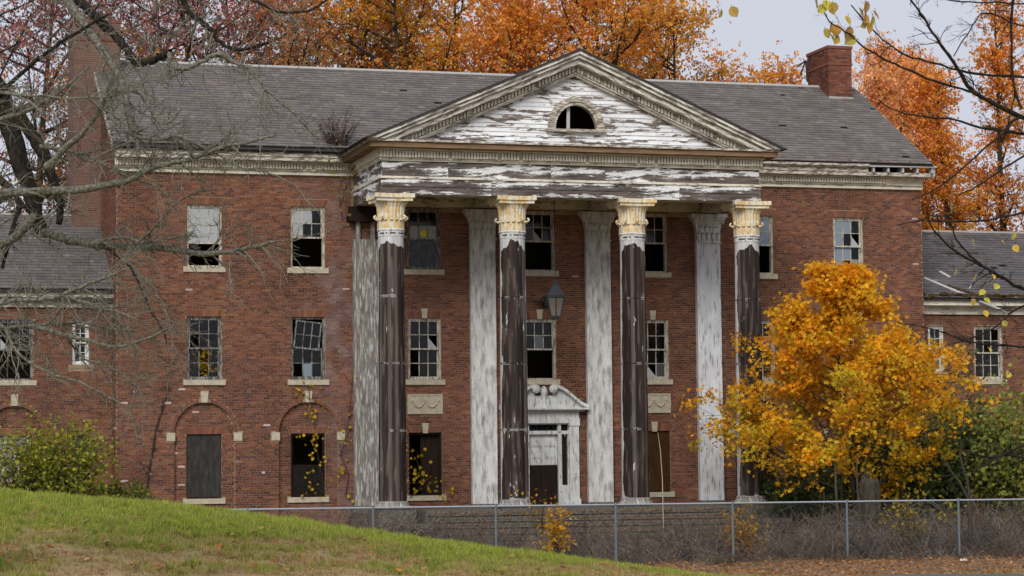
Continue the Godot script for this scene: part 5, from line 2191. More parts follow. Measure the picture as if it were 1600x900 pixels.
func vine(label: String, pts: PackedVector3Array, r0: float, pal: Array, n: int, leaf: float, spread: float, mesh: Mesh) -> void:
	var o := thing("wall_vine", pts[0], label, "vine", "vines climbing the front wall")
	var m := MB.new()
	var rel := PackedVector3Array()
	for p in pts:
		rel.append(p - pts[0])
	m.tube(rel, taper(rel.size(), r0, 0.006), 5)
	var tips := rel.duplicate()
	for i in range(1, rel.size()):
		for s in 3:
			var w := wander(rel[i], Vector3(rng.randf_range(-1, 1), rng.randf_range(0.0, 1.0), 0.05), rng.randf_range(0.2, 0.6), 4, 0.25, 0.05)
			for k in w.size():
				w[k].z = clampf(w[k].z, rel[i].z - 0.03, rel[i].z + 0.05)
			m.tube(w, taper(5, r0 * 0.35 + 0.002, 0.002), 3)
			tips.append(w[4])
	put("stem", m, M.twig_bark, o)
	var xf := []
	var cols := []
	for i in n:
		var p := tips[rng.randi() % tips.size()] + Vector3(rng.randfn() * spread, rng.randfn() * spread, rng.randf_range(0.0, 0.06))
		xf.append(Transform3D(Basis.from_euler(Vector3(rng.randf_range(-0.8, 0.8), rng.randf_range(-0.9, 0.9), rng.randf() * TAU)).scaled(Vector3.ONE * leaf * rng.randf_range(0.7, 1.3)), p))
		cols.append(pick_tone(pal, 0.25))
	if n > 0:
		scatter("foliage", mesh, M.leaf, xf, cols, o)


func make_near_plants() -> void:
	var lobed := leaf_lobed()
	var quad := leaf_quad()
	# the yellow maple before the right side of the mansion
	var at := Vector3(7.6, ground_y(7.6, 6.6), 6.6)
	var o := thing("yellow_maple", at, "small golden orange maple in full autumn colour in front of the right facade", "tree")
	var yellow := [Color(0.80, 0.42, 0.02), Color(0.84, 0.49, 0.03), Color(0.78, 0.33, 0.016), Color(0.64, 0.42, 0.03), Color(0.82, 0.39, 0.015)]
	var low := [Color(0.80, 0.42, 0.02), Color(0.62, 0.45, 0.03), Color(0.80, 0.34, 0.016), Color(0.46, 0.38, 0.04), Color(0.84, 0.48, 0.03)]
	var shape := func(t: float) -> float: return (lerpf(3.5, 4.3, t / 0.22) if t < 0.22 else lerpf(4.3, 0.5, pow((t - 0.22) / 0.78, 0.62)))
	tree(o, 8.2, 0.7, shape, yellow, 31000, 0.155, lobed, M.bark, 0.085, 66, 0.38, 0.17, low)
	for k in 3:
		var st := MB.new()
		var sp := wander(Vector3(-0.5 + 0.45 * k, -0.2, 0.3 * (k % 2)), Vector3(0.1 * (k - 1), 1, 0.1), 3.4, 6, 0.06, 0.1)
		st.tube(sp, taper(7, 0.05, 0.02), 6)
		put("stem", st, M.bark, o)
	var green := [Color(0.085, 0.125, 0.04), Color(0.12, 0.15, 0.045), Color(0.07, 0.10, 0.035)]
	var midg := [Color(0.13, 0.18, 0.045), Color(0.19, 0.22, 0.05), Color(0.10, 0.14, 0.04), Color(0.27, 0.24, 0.04)]
	var grp := "evergreen shrubs at the right side"
	bush("evergreen_shrub", "dark evergreen shrub in the shade right under the yellow maple", grp, Vector3(9.1, -0.2, 4.2), Vector3(2.0, 3.9, 1.6), green, 7000, 0.13, quad, 40)
	bush("evergreen_shrub", "dark evergreen shrub in front of the right wing window", grp, Vector3(12.0, -0.2, 3.2), Vector3(2.2, 5.4, 1.6), green, 7000, 0.13, quad, 44)
	bush("evergreen_shrub", "lighter green feathery shrub at the right picture edge", grp, Vector3(13.9, -0.2, 4.4), Vector3(2.4, 5.3, 1.6), [Color(0.20, 0.27, 0.06), Color(0.30, 0.33, 0.07), Color(0.15, 0.21, 0.06), Color(0.40, 0.34, 0.06)], 6500, 0.13, quad, 44)
	bush("evergreen_shrub", "low dark shrub filling the shade beside the fourth column", grp, Vector3(6.9, -0.1, 3.9), Vector3(1.3, 2.4, 1.0), green, 3500, 0.12, quad, 26)
	var ylg := [Color(0.32, 0.34, 0.045), Color(0.20, 0.25, 0.04), Color(0.44, 0.38, 0.04), Color(0.15, 0.18, 0.04)]
	var lg := "yellow green shrubs at the left wing"
	bush("wild_shrub", "tallest yellow green shrub before the left wing arch", lg, Vector3(-16.1, 0.9, 4.0), Vector3(1.1, 3.1, 1.0), ylg, 2600, 0.10, quad, 26)
	bush("wild_shrub", "dense green shrub before the small boarded left wing window", lg, Vector3(-14.7, 0.7, 3.6), Vector3(1.1, 3.3, 0.9), ylg, 2900, 0.10, quad, 30)
	bush("wild_shrub", "low green shrub at the left corner of the mansion", lg, Vector3(-13.4, 0.4, 3.0), Vector3(1.2, 1.7, 0.9), midg, 2300, 0.10, quad, 22)
	bush("wild_shrub", "lowest green shrub right of the mansion's left corner", lg, Vector3(-12.0, 0.1, 2.6), Vector3(0.9, 1.0, 0.7), midg, 1200, 0.09, quad, 16)
	bush("wild_shrub", "yellow leaved shrub at the left picture edge before the left wing", lg, Vector3(-17.6, 1.1, 4.4), Vector3(1.1, 1.9, 0.9), ylg, 1500, 0.10, quad, 20)
	var gp := "small yellow bushes along the fence"
	var bright := [Color(0.62, 0.34, 0.02), Color(0.55, 0.25, 0.02), Color(0.66, 0.40, 0.03)]
	var p := on_plane(872, 868, 14.9)
	bush("yellow_sapling", "upright bright yellow sapling against the fence before the steps", gp, Vector3(p.x, p.y - 0.1, 14.9), Vector3(0.34, 1.75, 0.22), bright, 340, 0.11, lobed, 7)
	p = on_plane(1160, 860, 12.5)
	bush("yellow_bush", "sprawling yellow and olive bush behind the fence below the fourth column", gp, Vector3(p.x, -0.35, 12.5), Vector3(0.95, 1.6, 0.6), [Color(0.5, 0.28, 0.03), Color(0.3, 0.22, 0.03), Color(0.5, 0.19, 0.03)], 620, 0.11, lobed, 15)
	p = on_plane(1435, 860, 12.0)
	bush("yellow_bush", "thin yellow green bush behind the fence right of the broad stump", gp, Vector3(p.x, -0.4, 12.0), Vector3(1.2, 2.3, 0.6), [Color(0.38, 0.30, 0.03), Color(0.22, 0.20, 0.03), Color(0.45, 0.28, 0.03)], 420, 0.12, lobed, 16)
	p = on_plane(845, 780, 6.6)
	bush("yellow_sapling", "loose spray of yellow leaves before the boarded front door", gp, Vector3(p.x, 0.2, 6.6), Vector3(0.55, 2.0, 0.3), bright, 70, 0.10, lobed, 6)
	# tree trunks behind the right part of the fence
	var tg := "bare trunks behind the fence at the right"
	p = on_plane(1361, 860, 10.5)
	var st := thing("broken_trunk", Vector3(p.x, -0.35, 10.5), "broad broken tree trunk behind the fence, right of the stone bench", "tree trunk", tg)
	var tm := MB.new()
	tm.lathe(Vector3.ZERO, PackedVector2Array([Vector2(0.44, -0.2), Vector2(0.36, 0.25), Vector2(0.31, 0.9), Vector2(0.30, 1.5), Vector2(0.27, 1.95), Vector2(0.20, 2.05), Vector2(0.0, 1.95)]), 14, 7, 0.05, false)
	for k in 5:
		tm.tube(PackedVector3Array([Vector3(rng.randf_range(-0.24, 0.24), 1.7, rng.randf_range(-0.1, 0.2)), Vector3(rng.randf_range(-0.24, 0.24), 2.0 + rng.randf() * 0.35, rng.randf_range(-0.1, 0.2))]), PackedFloat32Array([0.09, 0.03]), 5)
	put("trunk", tm, M.bark, st)
	for e in [[1305, 720, 1308, 868, 0.055, "slim straight trunk left of the broken trunk behind the fence"], [1338, 715, 1344, 868, 0.045, "slim trunk just left of the broken trunk, crossing the fence rail"]]:
		var a := on_plane(e[2], e[3], 10.8)
		var q := thing("thin_trunk", Vector3(a.x, -0.4, 10.8), e[5], "tree trunk", tg)
		var b := on_plane(e[0], e[1], 10.2)
		var m := MB.new()
		m.tube(PackedVector3Array([Vector3.ZERO, Vector3(0.05, 1.0, 0), (b - q.position) * 0.7, b - q.position]), PackedFloat32Array([e[4], e[4] * 0.9, e[4] * 0.7, e[4] * 0.4]), 7)
		put("trunk", m, M.bark, q)
	p = on_plane(1513, 868, 13.2)
	var fk := thing("forked_sapling", Vector3(p.x, -0.4, 13.2), "bare forked sapling rising over the fence rail at the right", "tree", tg)
	var fm := MB.new()
	var w := func(u: float, v: float) -> Vector3: return on_plane(u, v, 13.2) - fk.position
	fm.tube(PackedVector3Array([Vector3(0, -0.1, 0), w.call(1516, 830), w.call(1515, 790), w.call(1513, 778)]), PackedFloat32Array([0.05, 0.06, 0.07, 0.06]), 7)
	fm.tube(PackedVector3Array([w.call(1513, 780), w.call(1500, 755), w.call(1485, 735), w.call(1473, 715)]), PackedFloat32Array([0.045, 0.035, 0.03, 0.015]), 6)
	fm.tube(PackedVector3Array([w.call(1515, 782), w.call(1512, 752), w.call(1504, 730), w.call(1500, 710), w.call(1502, 690)]), PackedFloat32Array([0.05, 0.04, 0.035, 0.03, 0.012]), 6)
	put("trunk", fm, M.bark, fk)
	p = on_plane(1037, 833, 6.0)
	var sl := thing("leaning_stem", p, "thin pale dead stem leaning before the brown boarded window", "stem")
	var sm := MB.new()
	sm.tube(PackedVector3Array([Vector3(0, -0.3, 0), on_plane(1035, 750, 5.0) - p, on_plane(1032, 705, 4.4) - p, on_plane(1028, 676, 4.0) - p]), PackedFloat32Array([0.016, 0.014, 0.012, 0.006]), 6)
	put("stem", sm, M.stem_pale, sl)
	# vines on the wall and in the openings
	var yv := [Color(0.62, 0.42, 0.03), Color(0.55, 0.33, 0.02), Color(0.4, 0.28, 0.03)]
	vine("bare grey vine climbing the wall left of the first arched niche", line_on([[229, 775], [232, 740], [238, 705], [243, 672], [252, 645], [262, 610], [268, 570]], 0.05), 0.035, yv, 0, 0.1, 0.1, quad)
	vine("yellow vine hanging over the second arched niche from its keystone", line_on([[482, 602], [484, 625], [490, 650], [495, 690], [498, 720], [503, 745], [508, 770]], 0.06), 0.012, yv, 75, 0.10, 0.11, quad)
	vine("sparse yellow vine between the second niche and the bare grey pilaster", line_on([[540, 775], [545, 740], [532, 712], [538, 690], [545, 650], [550, 600]], 0.06), 0.015, yv, 22, 0.10, 0.12, quad)
	vine("yellow vine on the sill of the boarded window behind the first column", line_on([[640, 778], [652, 768], [662, 755], [655, 735], [650, 715], [668, 765], [690, 775]], 0.07), 0.012, yv, 60, 0.10, 0.10, quad)
	vine("olive dead vine tangled at the left end of the portico cornice", line_on([[536, 345], [532, 320], [540, 300], [533, 285], [545, 270], [560, 262]], 0.7), 0.02, [Color(0.25, 0.2, 0.03), Color(0.2, 0.15, 0.04)], 70, 0.09, 0.16, quad)
	# yellow houseplant-like growth inside the second-floor window on the left
	var ip := Vector3(-10.42, 4.75, -0.62)
	bush("yellow_growth", "clump of yellow leaves growing inside the left second-floor window", "", ip, Vector3(0.42, 1.45, 0.2), [Color(0.70, 0.46, 0.02), Color(0.62, 0.36, 0.02)], 150, 0.13, lobed, 7)
	# dead weeds standing in the roof valley
	p = on_plane(528, 236, 0.45)
	bush("dead_weeds", "brown dead weeds standing in the gutter where roof meets portico", "", Vector3(p.x, 11.8, 0.42), Vector3(0.95, 1.5, 0.3), [Color(0.32, 0.14, 0.10), Color(0.26, 0.19, 0.15)], 170, 0.07, quad, 46)


func line_on(uv: Array, z: float) -> PackedVector3Array:
	var out := PackedVector3Array()
	for e in uv:
		out.append(on_plane(e[0], e[1], z))
	return out


# ---------------------------------------------------------------- undergrowth
func bramble_mesh(seed_: int, n: int) -> ArrayMesh:  # a tangle of dry stems, about 1 m high
	var m := MB.new()
	var keep := rng.seed
	rng.seed = seed_
	for k in n:
		var a := rng.randf() * TAU
		var pts := wander(Vector3(rng.randf_range(-0.3, 0.3), -0.05, rng.randf_range(-0.2, 0.2)), Vector3(cos(a) * 0.55, 1, sin(a) * 0.4), rng.randf_range(0.6, 1.25), 6, 0.2, -0.10)
		m.tube(pts, taper(7, 0.012, 0.005), 3)
		for s in 4:
			var w := wander(pts[1 + rng.randi() % 5], rv(1.0), rng.randf_range(0.15, 0.4), 3, 0.3, 0.0)
			m.tube(w, taper(4, 0.006, 0.003), 3)
	rng.seed = keep
	return m.mesh()


func make_undergrowth() -> void:
	var keep := rng.state
	var meshes := [bramble_mesh(51, 9), bramble_mesh(52, 8)]
	rng.state = keep
	var bits := []
	var bit_cols := []
	var dead := [Color(0.22, 0.12, 0.07), Color(0.30, 0.17, 0.09), Color(0.16, 0.10, 0.07), Color(0.26, 0.10, 0.06), Color(0.28, 0.22, 0.06), Color(0.12, 0.11, 0.05)]
	for g in 2:
		var xf := []
		var cols := []
		while xf.size() < 620:
			var x := rng.randf_range(-9.0, 16.0)
			var z := rng.randf_range(6.8, 13.6) if rng.randf() > 0.2 else rng.randf_range(14.6, 15.4)
			var clump := noise.get_noise_2d(x * 0.55 + 31.0, z * 0.7)
			if x > -4.8 and x < 2.5 and z < 8.6 and rng.randf() < 0.5:
				continue
			if rng.randf() > (0.5 if x > 1.5 else 0.3) + 1.4 * clump:
				continue
			var s := rng.randf_range(0.4, 0.9) * (1.0 + 0.7 * clump)
			if x > 5.0 and rng.randf() < 0.4:
				s *= 1.4
			if z > 14.0:
				s *= 0.4
			if x < -3.5 and z < 9.5:
				s *= 1.25
			xf.append(Transform3D(Basis.from_euler(Vector3(rng.randf_range(-0.35, 0.35), rng.randf() * TAU, rng.randf_range(-0.35, 0.35))).scaled(Vector3(s * 1.3, s, s)), Vector3(x, ground_y(x, z), z)))
			var k := rng.randf_range(0.45, 1.25) * (0.8 + 0.7 * noise.get_noise_2d(x * 0.9, z * 0.4 + 11.0))
			cols.append(Color(0.19 * k, 0.14 * k, 0.105 * k).lerp(Color(0.21, 0.18, 0.16) * k, rng.randf()))
			for q in 5:
				bits.append(Transform3D(rnd_basis(rng.randf_range(0.04, 0.08)), Vector3(x, ground_y(x, z), z) + Vector3(rng.randfn() * 0.3, rng.randf_range(0.05, 0.8) * s, rng.randfn() * 0.3)))
				bit_cols.append(pick_tone(dead, 0.4))
		scatter("dry_brambles", meshes[g], M.twig, xf, cols, self)
		tag(get_child(get_child_count() - 1), ["tangled grey brown dry brambles behind the fence", "taller dry bramble stems mixed among the tangle behind the fence"][g], "brambles")
	scatter("withered_leaves", leaf_quad(), M.leaf, bits, bit_cols, self)
	tag(get_child(get_child_count() - 1), "withered brown leaves caught in the brambles behind the fence", "leaves")
	# fallen leaves: thick along the fence and verge, thin on the steps and the lawn
	var xf := []
	var cols := []
	var pal := [Color(0.40, 0.20, 0.09), Color(0.46, 0.26, 0.12), Color(0.32, 0.15, 0.07), Color(0.5, 0.31, 0.16), Color(0.24, 0.13, 0.08), Color(0.5, 0.22, 0.06)]
	var quad := leaf_quad()
	for i in 22000:
		var x := rng.randf_range(-6.0, 17.0)
		var z := rng.randf_range(14.8, 22.2)
		if rng.randf() < 0.3:
			x = rng.randf_range(-9.0, 16.0)
			z = rng.randf_range(6.6, 14.8)
		if x < -2.0 and z > 16.0 and rng.randf() < 0.75:
			continue
		xf.append(Transform3D(Basis.from_euler(Vector3(-PI / 2 + rng.randf_range(-0.7, 0.7), rng.randf() * TAU, rng.randf_range(-0.5, 0.5))).scaled(Vector3.ONE * rng.randf_range(0.045, 0.095)), Vector3(x, ground_y(x, z) + 0.03 + rng.randf() * 0.02, z)))
		cols.append(pick_tone(pal, 0.3))
	for k in 7:
		for i in 420:
			var y := 0.88 - 0.165 * (k + 1)
			xf.append(Transform3D(Basis.from_euler(Vector3(-PI / 2 + rng.randf_range(-0.4, 0.4), rng.randf() * TAU, 0)).scaled(Vector3.ONE * rng.randf_range(0.06, 0.11)), Vector3(rng.randf_range(-4.6, 4.6), y + 0.075, 4.1 + 0.09 + 0.42 * (k + pow(rng.randf(), 2.0)))))
			cols.append(pick_tone(pal, 0.3))
	for i in 4200:
		var x := rng.randf_range(-20.0, -2.0)
		var z := rng.randf_range(26.0, 42.0)
		xf.append(Transform3D(Basis.from_euler(Vector3(-PI / 2 + rng.randf_range(-0.5, 0.5), rng.randf() * TAU, rng.randf_range(-0.4, 0.4))).scaled(Vector3.ONE * rng.randf_range(0.05, 0.11)), Vector3(x, ground_y(x, z) + 0.06, z)))
		cols.append(pick_tone(pal, 0.3))
	scatter("fallen_leaves", quad, M.leaf, xf, cols, self)
	tag(get_child(get_child_count() - 1), "fallen orange brown leaves along the fence and on the grass", "leaves")


# ---------------------------------------------------------------- near bare trees
var limb_tips: Array = []


func limb(o: Node3D, uv: Array, d0: float, d1: float, r0: float, r1: float, m: Material, twigs: float, twig_mb: MB, tlen := 42.0, base := Vector3.ZERO) -> void:
	var pts := PackedVector3Array()
	var n := uv.size()
	# measured points, then smoothed through by a Catmull-Rom curve
	var raw := PackedVector3Array()
	for i in n:
		var d := lerpf(d0, d1, float(i) / (n - 1))
		raw.append(sight(uv[i][0], uv[i][1], d) - base)
	for i in n - 1:
		var a := raw[maxi(i - 1, 0)]
		var b := raw[i]
		var c := raw[i + 1]
		var e := raw[mini(i + 2, n - 1)]
		for k in 4:
			var t := k / 4.0
			var q := 0.5 * ((2.0 * b) + (c - a) * t + (2.0 * a - 5.0 * b + 4.0 * c - e) * t * t + (3.0 * b - a - 3.0 * c + e) * t * t * t)
			pts.append(q + rv(0.008))
	pts.append(raw[n - 1])
	var rad := PackedFloat32Array()
	var px := d0 / FOCAL
	for i in pts.size():
		var t := float(i) / (pts.size() - 1)
		rad.append(lerpf(r0, r1, t) * px * (1.0 + rng.randf_range(-0.12, 0.14)))
	var mb := MB.new()
	mb.tube(pts, rad, 8 if r0 > 4 else 6)
	put("limb", mb, m, o)
	# twigs spring from all along the limb
	var total := 0.0
	for i in pts.size() - 1:
		total += (pts[i + 1] - pts[i]).length()
	var count := int(total / px * twigs / 10.0)
	for k in count:
		var i := int(pow(rng.randf(), 0.8) * (pts.size() - 2))
		var along := (pts[i + 1] - pts[i]).normalized()
		var dir := (along * 0.7 + rv(1.0)).normalized()
		dir.z *= 0.6
		var l := rng.randf_range(0.4, 1.5) * tlen * px
		twig(twig_mb, pts[i], dir, l, minf(rad[i] * 0.42, 1.25 * px), 2)


func twig(mb: MB, p: Vector3, dir: Vector3, l: float, r: float, depth: int) -> void:
	var pts := wander(p, dir, l, 5, 0.26, 0.02)
	mb.tube(pts, taper(6, r, r * 0.35), 4 if depth == 2 else 3)
	limb_tips.append(pts[5])
	if depth > 0:
		for s in (3 if depth > 1 else 2):
			twig(mb, pts[1 + rng.randi() % 4], ((pts[5] - pts[0]).normalized() + rv(0.8)), l * rng.randf_range(0.35, 0.7), r * 0.62, depth - 1)


func make_left_tree() -> void:
	rng.seed = 4242
	var foot := sight(-75, 1010, 27.0)
	foot.y = ground_y(foot.x, foot.z)
	var o := thing("bare_tree", foot, "bare lichen-covered tree reaching in from the left with dark crooked limbs", "tree", "")
	var tm := MB.new()
	var tp := PackedVector3Array()
	for e in [[-85, 1050], [-80, 700], [-72, 400], [-60, 150], [-50, -60], [-20, -260]]:
		tp.append(sight(e[0], e[1], 27.0) - foot)
	tp[0] = Vector3(0, -0.3, 0)
	tm.tube(tp, PackedFloat32Array([0.32, 0.27, 0.24, 0.21, 0.17, 0.11]), 12)
	put("trunk", tm, M.dark_bark, o)
	var tw := MB.new()
	var dk: Material = M.dark_bark
	var li: Material = M.lichen_bark
	var L := func(uv: Array, d0: float, d1: float, r0: float, r1: float, m: Material, twigs: float, tlen := 56.0) -> void:
		limb(o, uv, d0, d1, r0 * 1.3, r1 * 1.3, m, twigs * 0.85, tw, tlen, foot)
	L.call([[-60, 80], [-25, 110], [0, 150], [7, 175], [20, 214], [33, 260], [47, 297], [54, 333], [66, 361]], 27.0, 26.6, 14.0, 8.0, dk, 0.5)
	L.call([[66, 361], [100, 372], [150, 381], [200, 385], [240, 386], [283, 392], [320, 397], [360, 393], [400, 385], [430, 378]], 26.6, 26.2, 6.5, 1.8, li, 1.4)
	L.call([[54, 338], [40, 355], [24, 370], [0, 384], [-30, 400]], 26.6, 26.5, 6.0, 4.0, li, 1.0)
	L.call([[155, 381], [166, 374], [200, 372], [225, 380], [262, 372], [292, 366]], 26.4, 26.2, 2.6, 1.0, li, 1.4)
	L.call([[10, 172], [32, 186], [53, 216], [70, 243], [80, 273], [88, 300], [95, 322], [92, 350]], 26.8, 26.4, 10.0, 3.5, dk, 0.8)
	L.call([[-20, -260], [60, -70], [103, -2], [123, 27], [143, 53], [163, 83], [180, 110], [193, 137], [200, 167], [205, 197], [212, 214], [217, 247]], 27.0, 25.6, 7.0, 2.2, li, 1.2)
	L.call([[192, 138], [220, 147], [233, 164], [242, 181], [251, 192], [268, 190], [284, 168]], 25.8, 25.4, 2.4, 0.9, li, 1.4)
	L.call([[213, 215], [253, 218], [277, 212], [300, 222], [330, 235]], 25.7, 25.4, 2.6, 0.9, li, 1.3)
	L.call([[-30, -200], [80, -60], [123, 0], [143, 20], [167, 43], [187, 63], [200, 80], [212, 98], [233, 97], [253, 88], [266, 82]], 27.0, 26.0, 6.5, 3.6, dk, 0.7)
	L.call([[266, 83], [268, 98], [287, 108], [313, 97], [340, 85], [360, 93], [383, 107], [400, 119], [420, 143], [443, 163], [463, 180], [480, 200], [497, 218]], 26.0, 25.6, 3.4, 1.4, li, 1.3)
	L.call([[200, -150], [260, -50], [287, 0], [293, 17], [313, 33], [330, 47], [340, 62], [372, 78], [420, 66]], 26.5, 26.0, 4.5, 1.6, dk, 1.0)
	L.call([[-30, 330], [0, 305], [40, 300], [100, 297], [133, 295], [167, 288], [200, 282], [227, 268], [243, 260], [283, 252], [307, 245], [350, 230], [397, 220], [430, 211]], 26.0, 25.4, 6.0, 1.6, li, 1.5)
	L.call([[62, 228], [90, 233], [133, 242], [173, 262], [207, 278], [243, 290], [262, 306]], 26.0, 25.6, 2.8, 1.0, li, 1.4)
	L.call([[-40, 140], [23, 147], [67, 152], [127, 153], [173, 150], [215, 142]], 25.6, 25.2, 2.4, 1.0, li, 1.4)
	L.call([[-30, 175], [43, 107], [73, 83], [100, 63], [127, 47], [170, 22]], 26.8, 26.4, 3.0, 1.4, dk, 1.0)
	L.call([[-20, 190], [23, 180], [50, 170], [67, 160], [100, 138], [140, 105]], 25.9, 25.6, 3.4, 1.2, li, 1.4)
	L.call([[70, 262], [87, 247], [103, 230], [123, 213], [143, 190], [157, 170], [167, 147], [173, 120]], 25.8, 25.4, 5.0, 1.8, li, 1.3)
	L.call([[-40, 488], [0, 474], [33, 469], [83, 465], [110, 455], [140, 443], [167, 432], [196, 420]], 25.4, 25.0, 3.4, 1.2, li, 1.5)
	L.call([[98, 462], [133, 473], [160, 482], [187, 487], [215, 500]], 25.2, 25.0, 2.2, 0.9, li, 1.5)
	L.call([[-40, 520], [0, 513], [50, 508], [100, 505], [133, 504], [167, 512], [213, 518]], 25.6, 25.2, 3.0, 1.0, li, 1.3)
	L.call([[45, 509], [83, 518], [127, 530], [160, 538], [183, 542], [217, 533], [247, 522], [262, 512]], 25.4, 25.1, 3.2, 1.1, li, 1.3)
	L.call([[-30, 478], [7, 514], [20, 540], [43, 563], [77, 583], [123, 597], [160, 615], [190, 632]], 25.4, 25.0, 2.6, 0.9, li, 1.5)
	L.call([[168, 388], [190, 403], [207, 423], [220, 450], [233, 480], [253, 513], [260, 536]], 26.3, 26.0, 2.5, 0.9, dk, 1.2)
	L.call([[-40, 250], [10, 290], [30, 320], [18, 360], [4, 420]], 27.0, 26.6, 5.0, 1.8, dk, 1.3)
	L.call([[240, -90], [330, -30], [400, 2], [440, 18], [480, 18], [512, 0]], 26.8, 26.4, 3.0, 1.0, dk, 1.0)
	L.call([[112, 440], [160, 470], [200, 520], [215, 580], [205, 640], [215, 690]], 25.6, 25.2, 1.6, 0.7, li, 1.4, 55.0)
	L.call([[182, 396], [230, 440], [262, 500], [270, 560], [258, 620]], 26.2, 25.8, 1.5, 0.7, li, 1.4, 55.0)
	L.call([[40, 430], [100, 520], [130, 560], [165, 570], [210, 600], [240, 650]], 25.6, 25.2, 1.6, 0.7, li, 1.4, 55.0)
	L.call([[215, 380], [250, 345], [275, 318], [310, 300], [345, 296]], 26.2, 25.8, 1.6, 0.7, li, 1.2, 50.0)
	L.call([[330, 235], [375, 262], [420, 270], [462, 292], [490, 330]], 25.6, 25.2, 1.4, 0.6, li, 1.2, 50.0)
	put("twigs", tw, M.twig_pale, o, true)


func make_right_tree() -> void:
	rng.seed = 999
	limb_tips = []
	var foot := sight(1760, 1000, 30.0)
	foot.y = ground_y(foot.x, foot.z)
	var o := thing("overhanging_tree", foot, "nearly leafless tree whose dark twigs hang in from the right edge with few yellow leaves", "tree", "")
	var tm := MB.new()
	var tp := PackedVector3Array()
	for e in [[1760, 1050], [1755, 700], [1745, 400], [1740, 150], [1725, -100], [1700, -300]]:
		tp.append(sight(e[0], e[1], 30.0) - foot)
	tp[0] = Vector3(0, -0.3, 0)
	tm.tube(tp, PackedFloat32Array([0.24, 0.2, 0.18, 0.16, 0.12, 0.07]), 10)
	put("trunk", tm, M.bark, o)
	var tw := MB.new()
	var bk: Material = M.twig_dark
	var L := func(uv: Array, d0: float, d1: float, r0: float, r1: float, twigs: float, tlen := 42.0) -> void:
		limb(o, uv, d0, d1, r0, r1, bk, twigs, tw, tlen, foot)
	L.call([[1740, 230], [1660, 205], [1593, 181], [1550, 160], [1517, 140], [1500, 113], [1483, 87], [1463, 60], [1443, 27], [1423, 0], [1400, -40]], 30.0, 29.2, 4.2, 1.2, 0.5, 30.0)
	L.call([[1530, 148], [1513, 142], [1460, 127], [1417, 108], [1383, 93], [1350, 73], [1327, 53], [1300, 37], [1288, 20]], 29.6, 29.0, 2.4, 0.9, 0.5, 26.0)
	L.call([[1742, 150], [1600, 120], [1550, 118], [1500, 110], [1460, 98], [1417, 87], [1387, 67], [1360, 43], [1330, 8]], 30.0, 29.2, 2.6, 0.9, 0.5, 28.0)
	L.call([[1744, 250], [1600, 210], [1533, 200], [1490, 187], [1450, 183], [1400, 173], [1373, 157]], 30.0, 29.4, 2.6, 0.8, 0.5, 28.0)
	L.call([[1650, 170], [1587, 187], [1567, 207], [1533, 237], [1500, 267], [1460, 297], [1425, 312]], 29.8, 29.2, 2.4, 0.8, 0.5, 30.0)
	L.call([[1742, 190], [1620, 235], [1570, 262], [1530, 290], [1495, 305]], 29.6, 29.2, 2.0, 0.8, 0.6, 30.0)
	L.call([[1700, -280], [1600, -60], [1583, 0], [1581, 67], [1584, 133], [1597, 170]], 30.0, 29.6, 2.4, 1.8, 0.5, 28.0)
	L.call([[1730, 20], [1620, 8], [1560, 4], [1500, 2], [1440, -8]], 29.8, 29.3, 1.8, 0.8, 0.8, 30.0)
	L.call([[1742, 60], [1630, 45], [1590, 38], [1540, 20], [1520, 40], [1490, 88]], 29.8, 29.3, 1.8, 0.9, 0.8, 30.0)
	L.call([[1745, 300], [1600, 333], [1533, 345], [1483, 347], [1440, 345], [1400, 352]], 30.0, 29.5, 2.0, 0.7, 0.6, 30.0)
	L.call([[1748, 490], [1600, 452], [1567, 433], [1533, 415], [1500, 397], [1467, 370], [1453, 348], [1448, 330]], 30.0, 29.4, 3.4, 1.0, 0.5, 30.0)
	L.call([[1535, 415], [1517, 400], [1493, 373], [1487, 352], [1470, 330]], 29.6, 29.3, 2.0, 0.8, 0.5, 26.0)
	L.call([[1750, 560], [1600, 542], [1533, 537], [1500, 530], [1467, 517], [1400, 503]], 30.0, 29.5, 2.2, 0.7, 0.6, 32.0)
	L.call([[1748, 420], [1600, 477], [1567, 502], [1535, 522], [1490, 538]], 29.8, 29.4, 2.0, 0.7, 0.7, 30.0)
	L.call([[1750, 640], [1610, 690], [1560, 715], [1520, 735], [1470, 745]], 30.0, 29.5, 2.2, 0.8, 0.7, 30.0)
	L.call([[1750, 740], [1610, 716], [1570, 712], [1540, 714], [1500, 700], [1480, 690]], 30.0, 29.5, 2.4, 0.9, 0.6, 30.0)
	put("twigs", tw, M.twig_dark, o, true)
	var lobed := leaf_oval()
	var leaf_uv := [[1292, 8], [1352, 11], [1368, 23], [1324, 32], [1352, 28], [1357, 43], [1291, 52], [1298, 43], [1307, 47], [1306, 60], [1325, 50], [1275, 5], [1583, 368], [1492, 425], [1522, 433], [1552, 432], [1535, 457], [1520, 472], [1542, 470], [1587, 388], [1557, 448], [1568, 380], [1520, 379], [1540, 490], [1570, 505], [1545, 545], [1125, 20], [1146, 18], [1284, 14], [1301, 12], [1362, 33], [1345, 20], [1329, 62], [1349, 36], [1300, 60], [1598, 600], [1575, 585]]
	var mats := [plain("yellow_leaf", Color(0.50, 0.34, 0.02), 0.7), plain("ochre_leaf", Color(0.46, 0.23, 0.02), 0.7), plain("lime_leaf", Color(0.44, 0.38, 0.03), 0.7)]
	for m in mats:
		m.backlight_enabled = true
		m.backlight = Color(0.5, 0.5, 0.5)
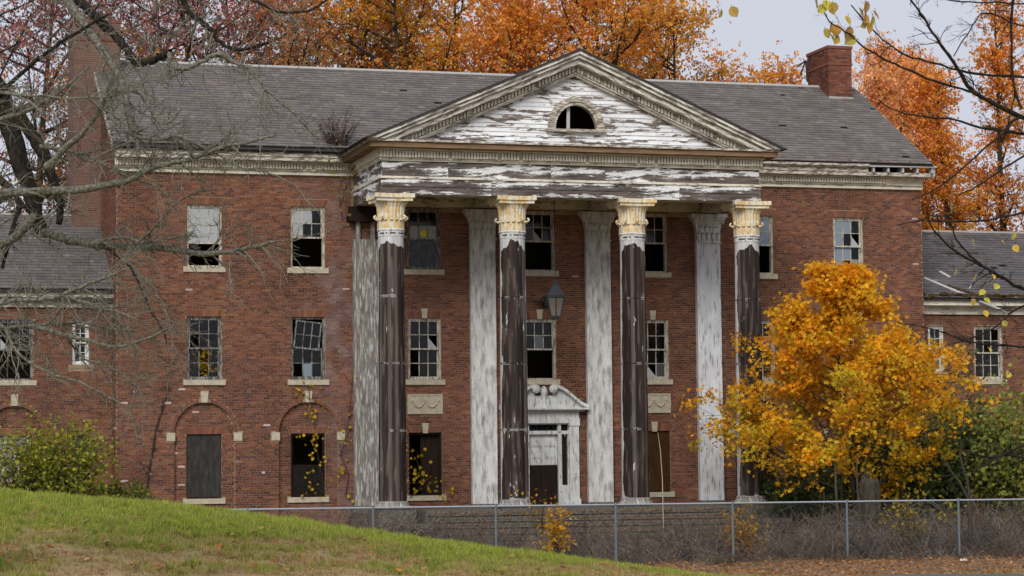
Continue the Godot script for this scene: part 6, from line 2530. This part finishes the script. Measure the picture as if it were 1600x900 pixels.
	for k in leaf_uv.size():
		var e: Array = leaf_uv[k]
		var lf := put("leaf", lobed, mats[1 if k < 12 and k % 3 else (0 if k % 2 else 2)], o)
		var b := Basis.from_euler(Vector3(rng.randf_range(-0.7, 0.5), 0.28 + rng.randf_range(-0.9, 0.9), PI + rng.randf_range(-0.9, 0.9)))
		lf.transform = Transform3D(b.scaled(Vector3.ONE * (rng.randf_range(0.12, 0.16) if e[1] < 100 else rng.randf_range(0.08, 0.11))), sight(e[0], e[1], 29.2) - foot)
		var st := MB.new()
		st.tube(PackedVector3Array([sight(e[0], e[1], 29.2) - foot, sight(e[0] + rng.randf_range(-5, 9), e[1] - 11, 29.25) - foot]), PackedFloat32Array([0.004, 0.003]), 3)
		put("leaf_stalk", st, M.twig_dark, o)


# ---------------------------------------------------------------- grass
func make_grass() -> void:
	rng.seed = 77
	var m := MB.new()
	for k in 7:
		var a := rng.randf() * TAU
		var o := Vector3(rng.randf_range(-0.09, 0.09), -0.01, rng.randf_range(-0.09, 0.09))
		var h := rng.randf_range(0.6, 1.0)
		var side := Vector3(cos(a), 0, sin(a)) * 0.055
		var lean := Vector3(rng.randf_range(-0.45, 0.45), h, rng.randf_range(-0.45, 0.45))
		m.tri(o - side, o + side, o + lean)
	var mesh := m.mesh()
	var xf := []
	var cols := []
	var tries := 0
	while xf.size() < 110000 and tries < 400000:
		tries += 1
		var z := rng.randf_range(23.5, 44.0)
		var half := (70.0 - z) * 0.235
		var cx := -21.23 + (70.0 - z) * 0.29
		var x := cx + rng.randf_range(-half, half)
		if x > 2.0 or (x > -0.8 and z > 21.5):
			continue
		var g := lawn_share(x, z)
		if rng.randf() > 0.45 + 0.55 * g:
			continue
		var s := rng.randf_range(0.05, 0.12) * (0.6 + 0.5 * g) * clampf(1.0 + 1.1 * noise.get_noise_2d(x * 2.2, z * 2.2), 0.4, 2.0)
		xf.append(Transform3D(Basis(Vector3.UP, rng.randf() * TAU).scaled(Vector3(s * 1.1, s, s * 1.1)), Vector3(x, ground_y(x, z), z)))
		var green := Color(0.12, 0.175, 0.02).lerp(Color(0.36, 0.40, 0.06), rng.randf())
		var straw := Color(0.24, 0.15, 0.08).lerp(Color(0.48, 0.34, 0.19), rng.randf())
		var mixed := clampf(g + rng.randf_range(-0.35, 0.35), 0.0, 1.0)
		cols.append(straw.lerp(green, mixed))
	scatter("grass", mesh, M.grass_blade, xf, cols, self)
	tag(get_child(get_child_count() - 1), "short green and straw coloured grass on the rise in the foreground", "grass")
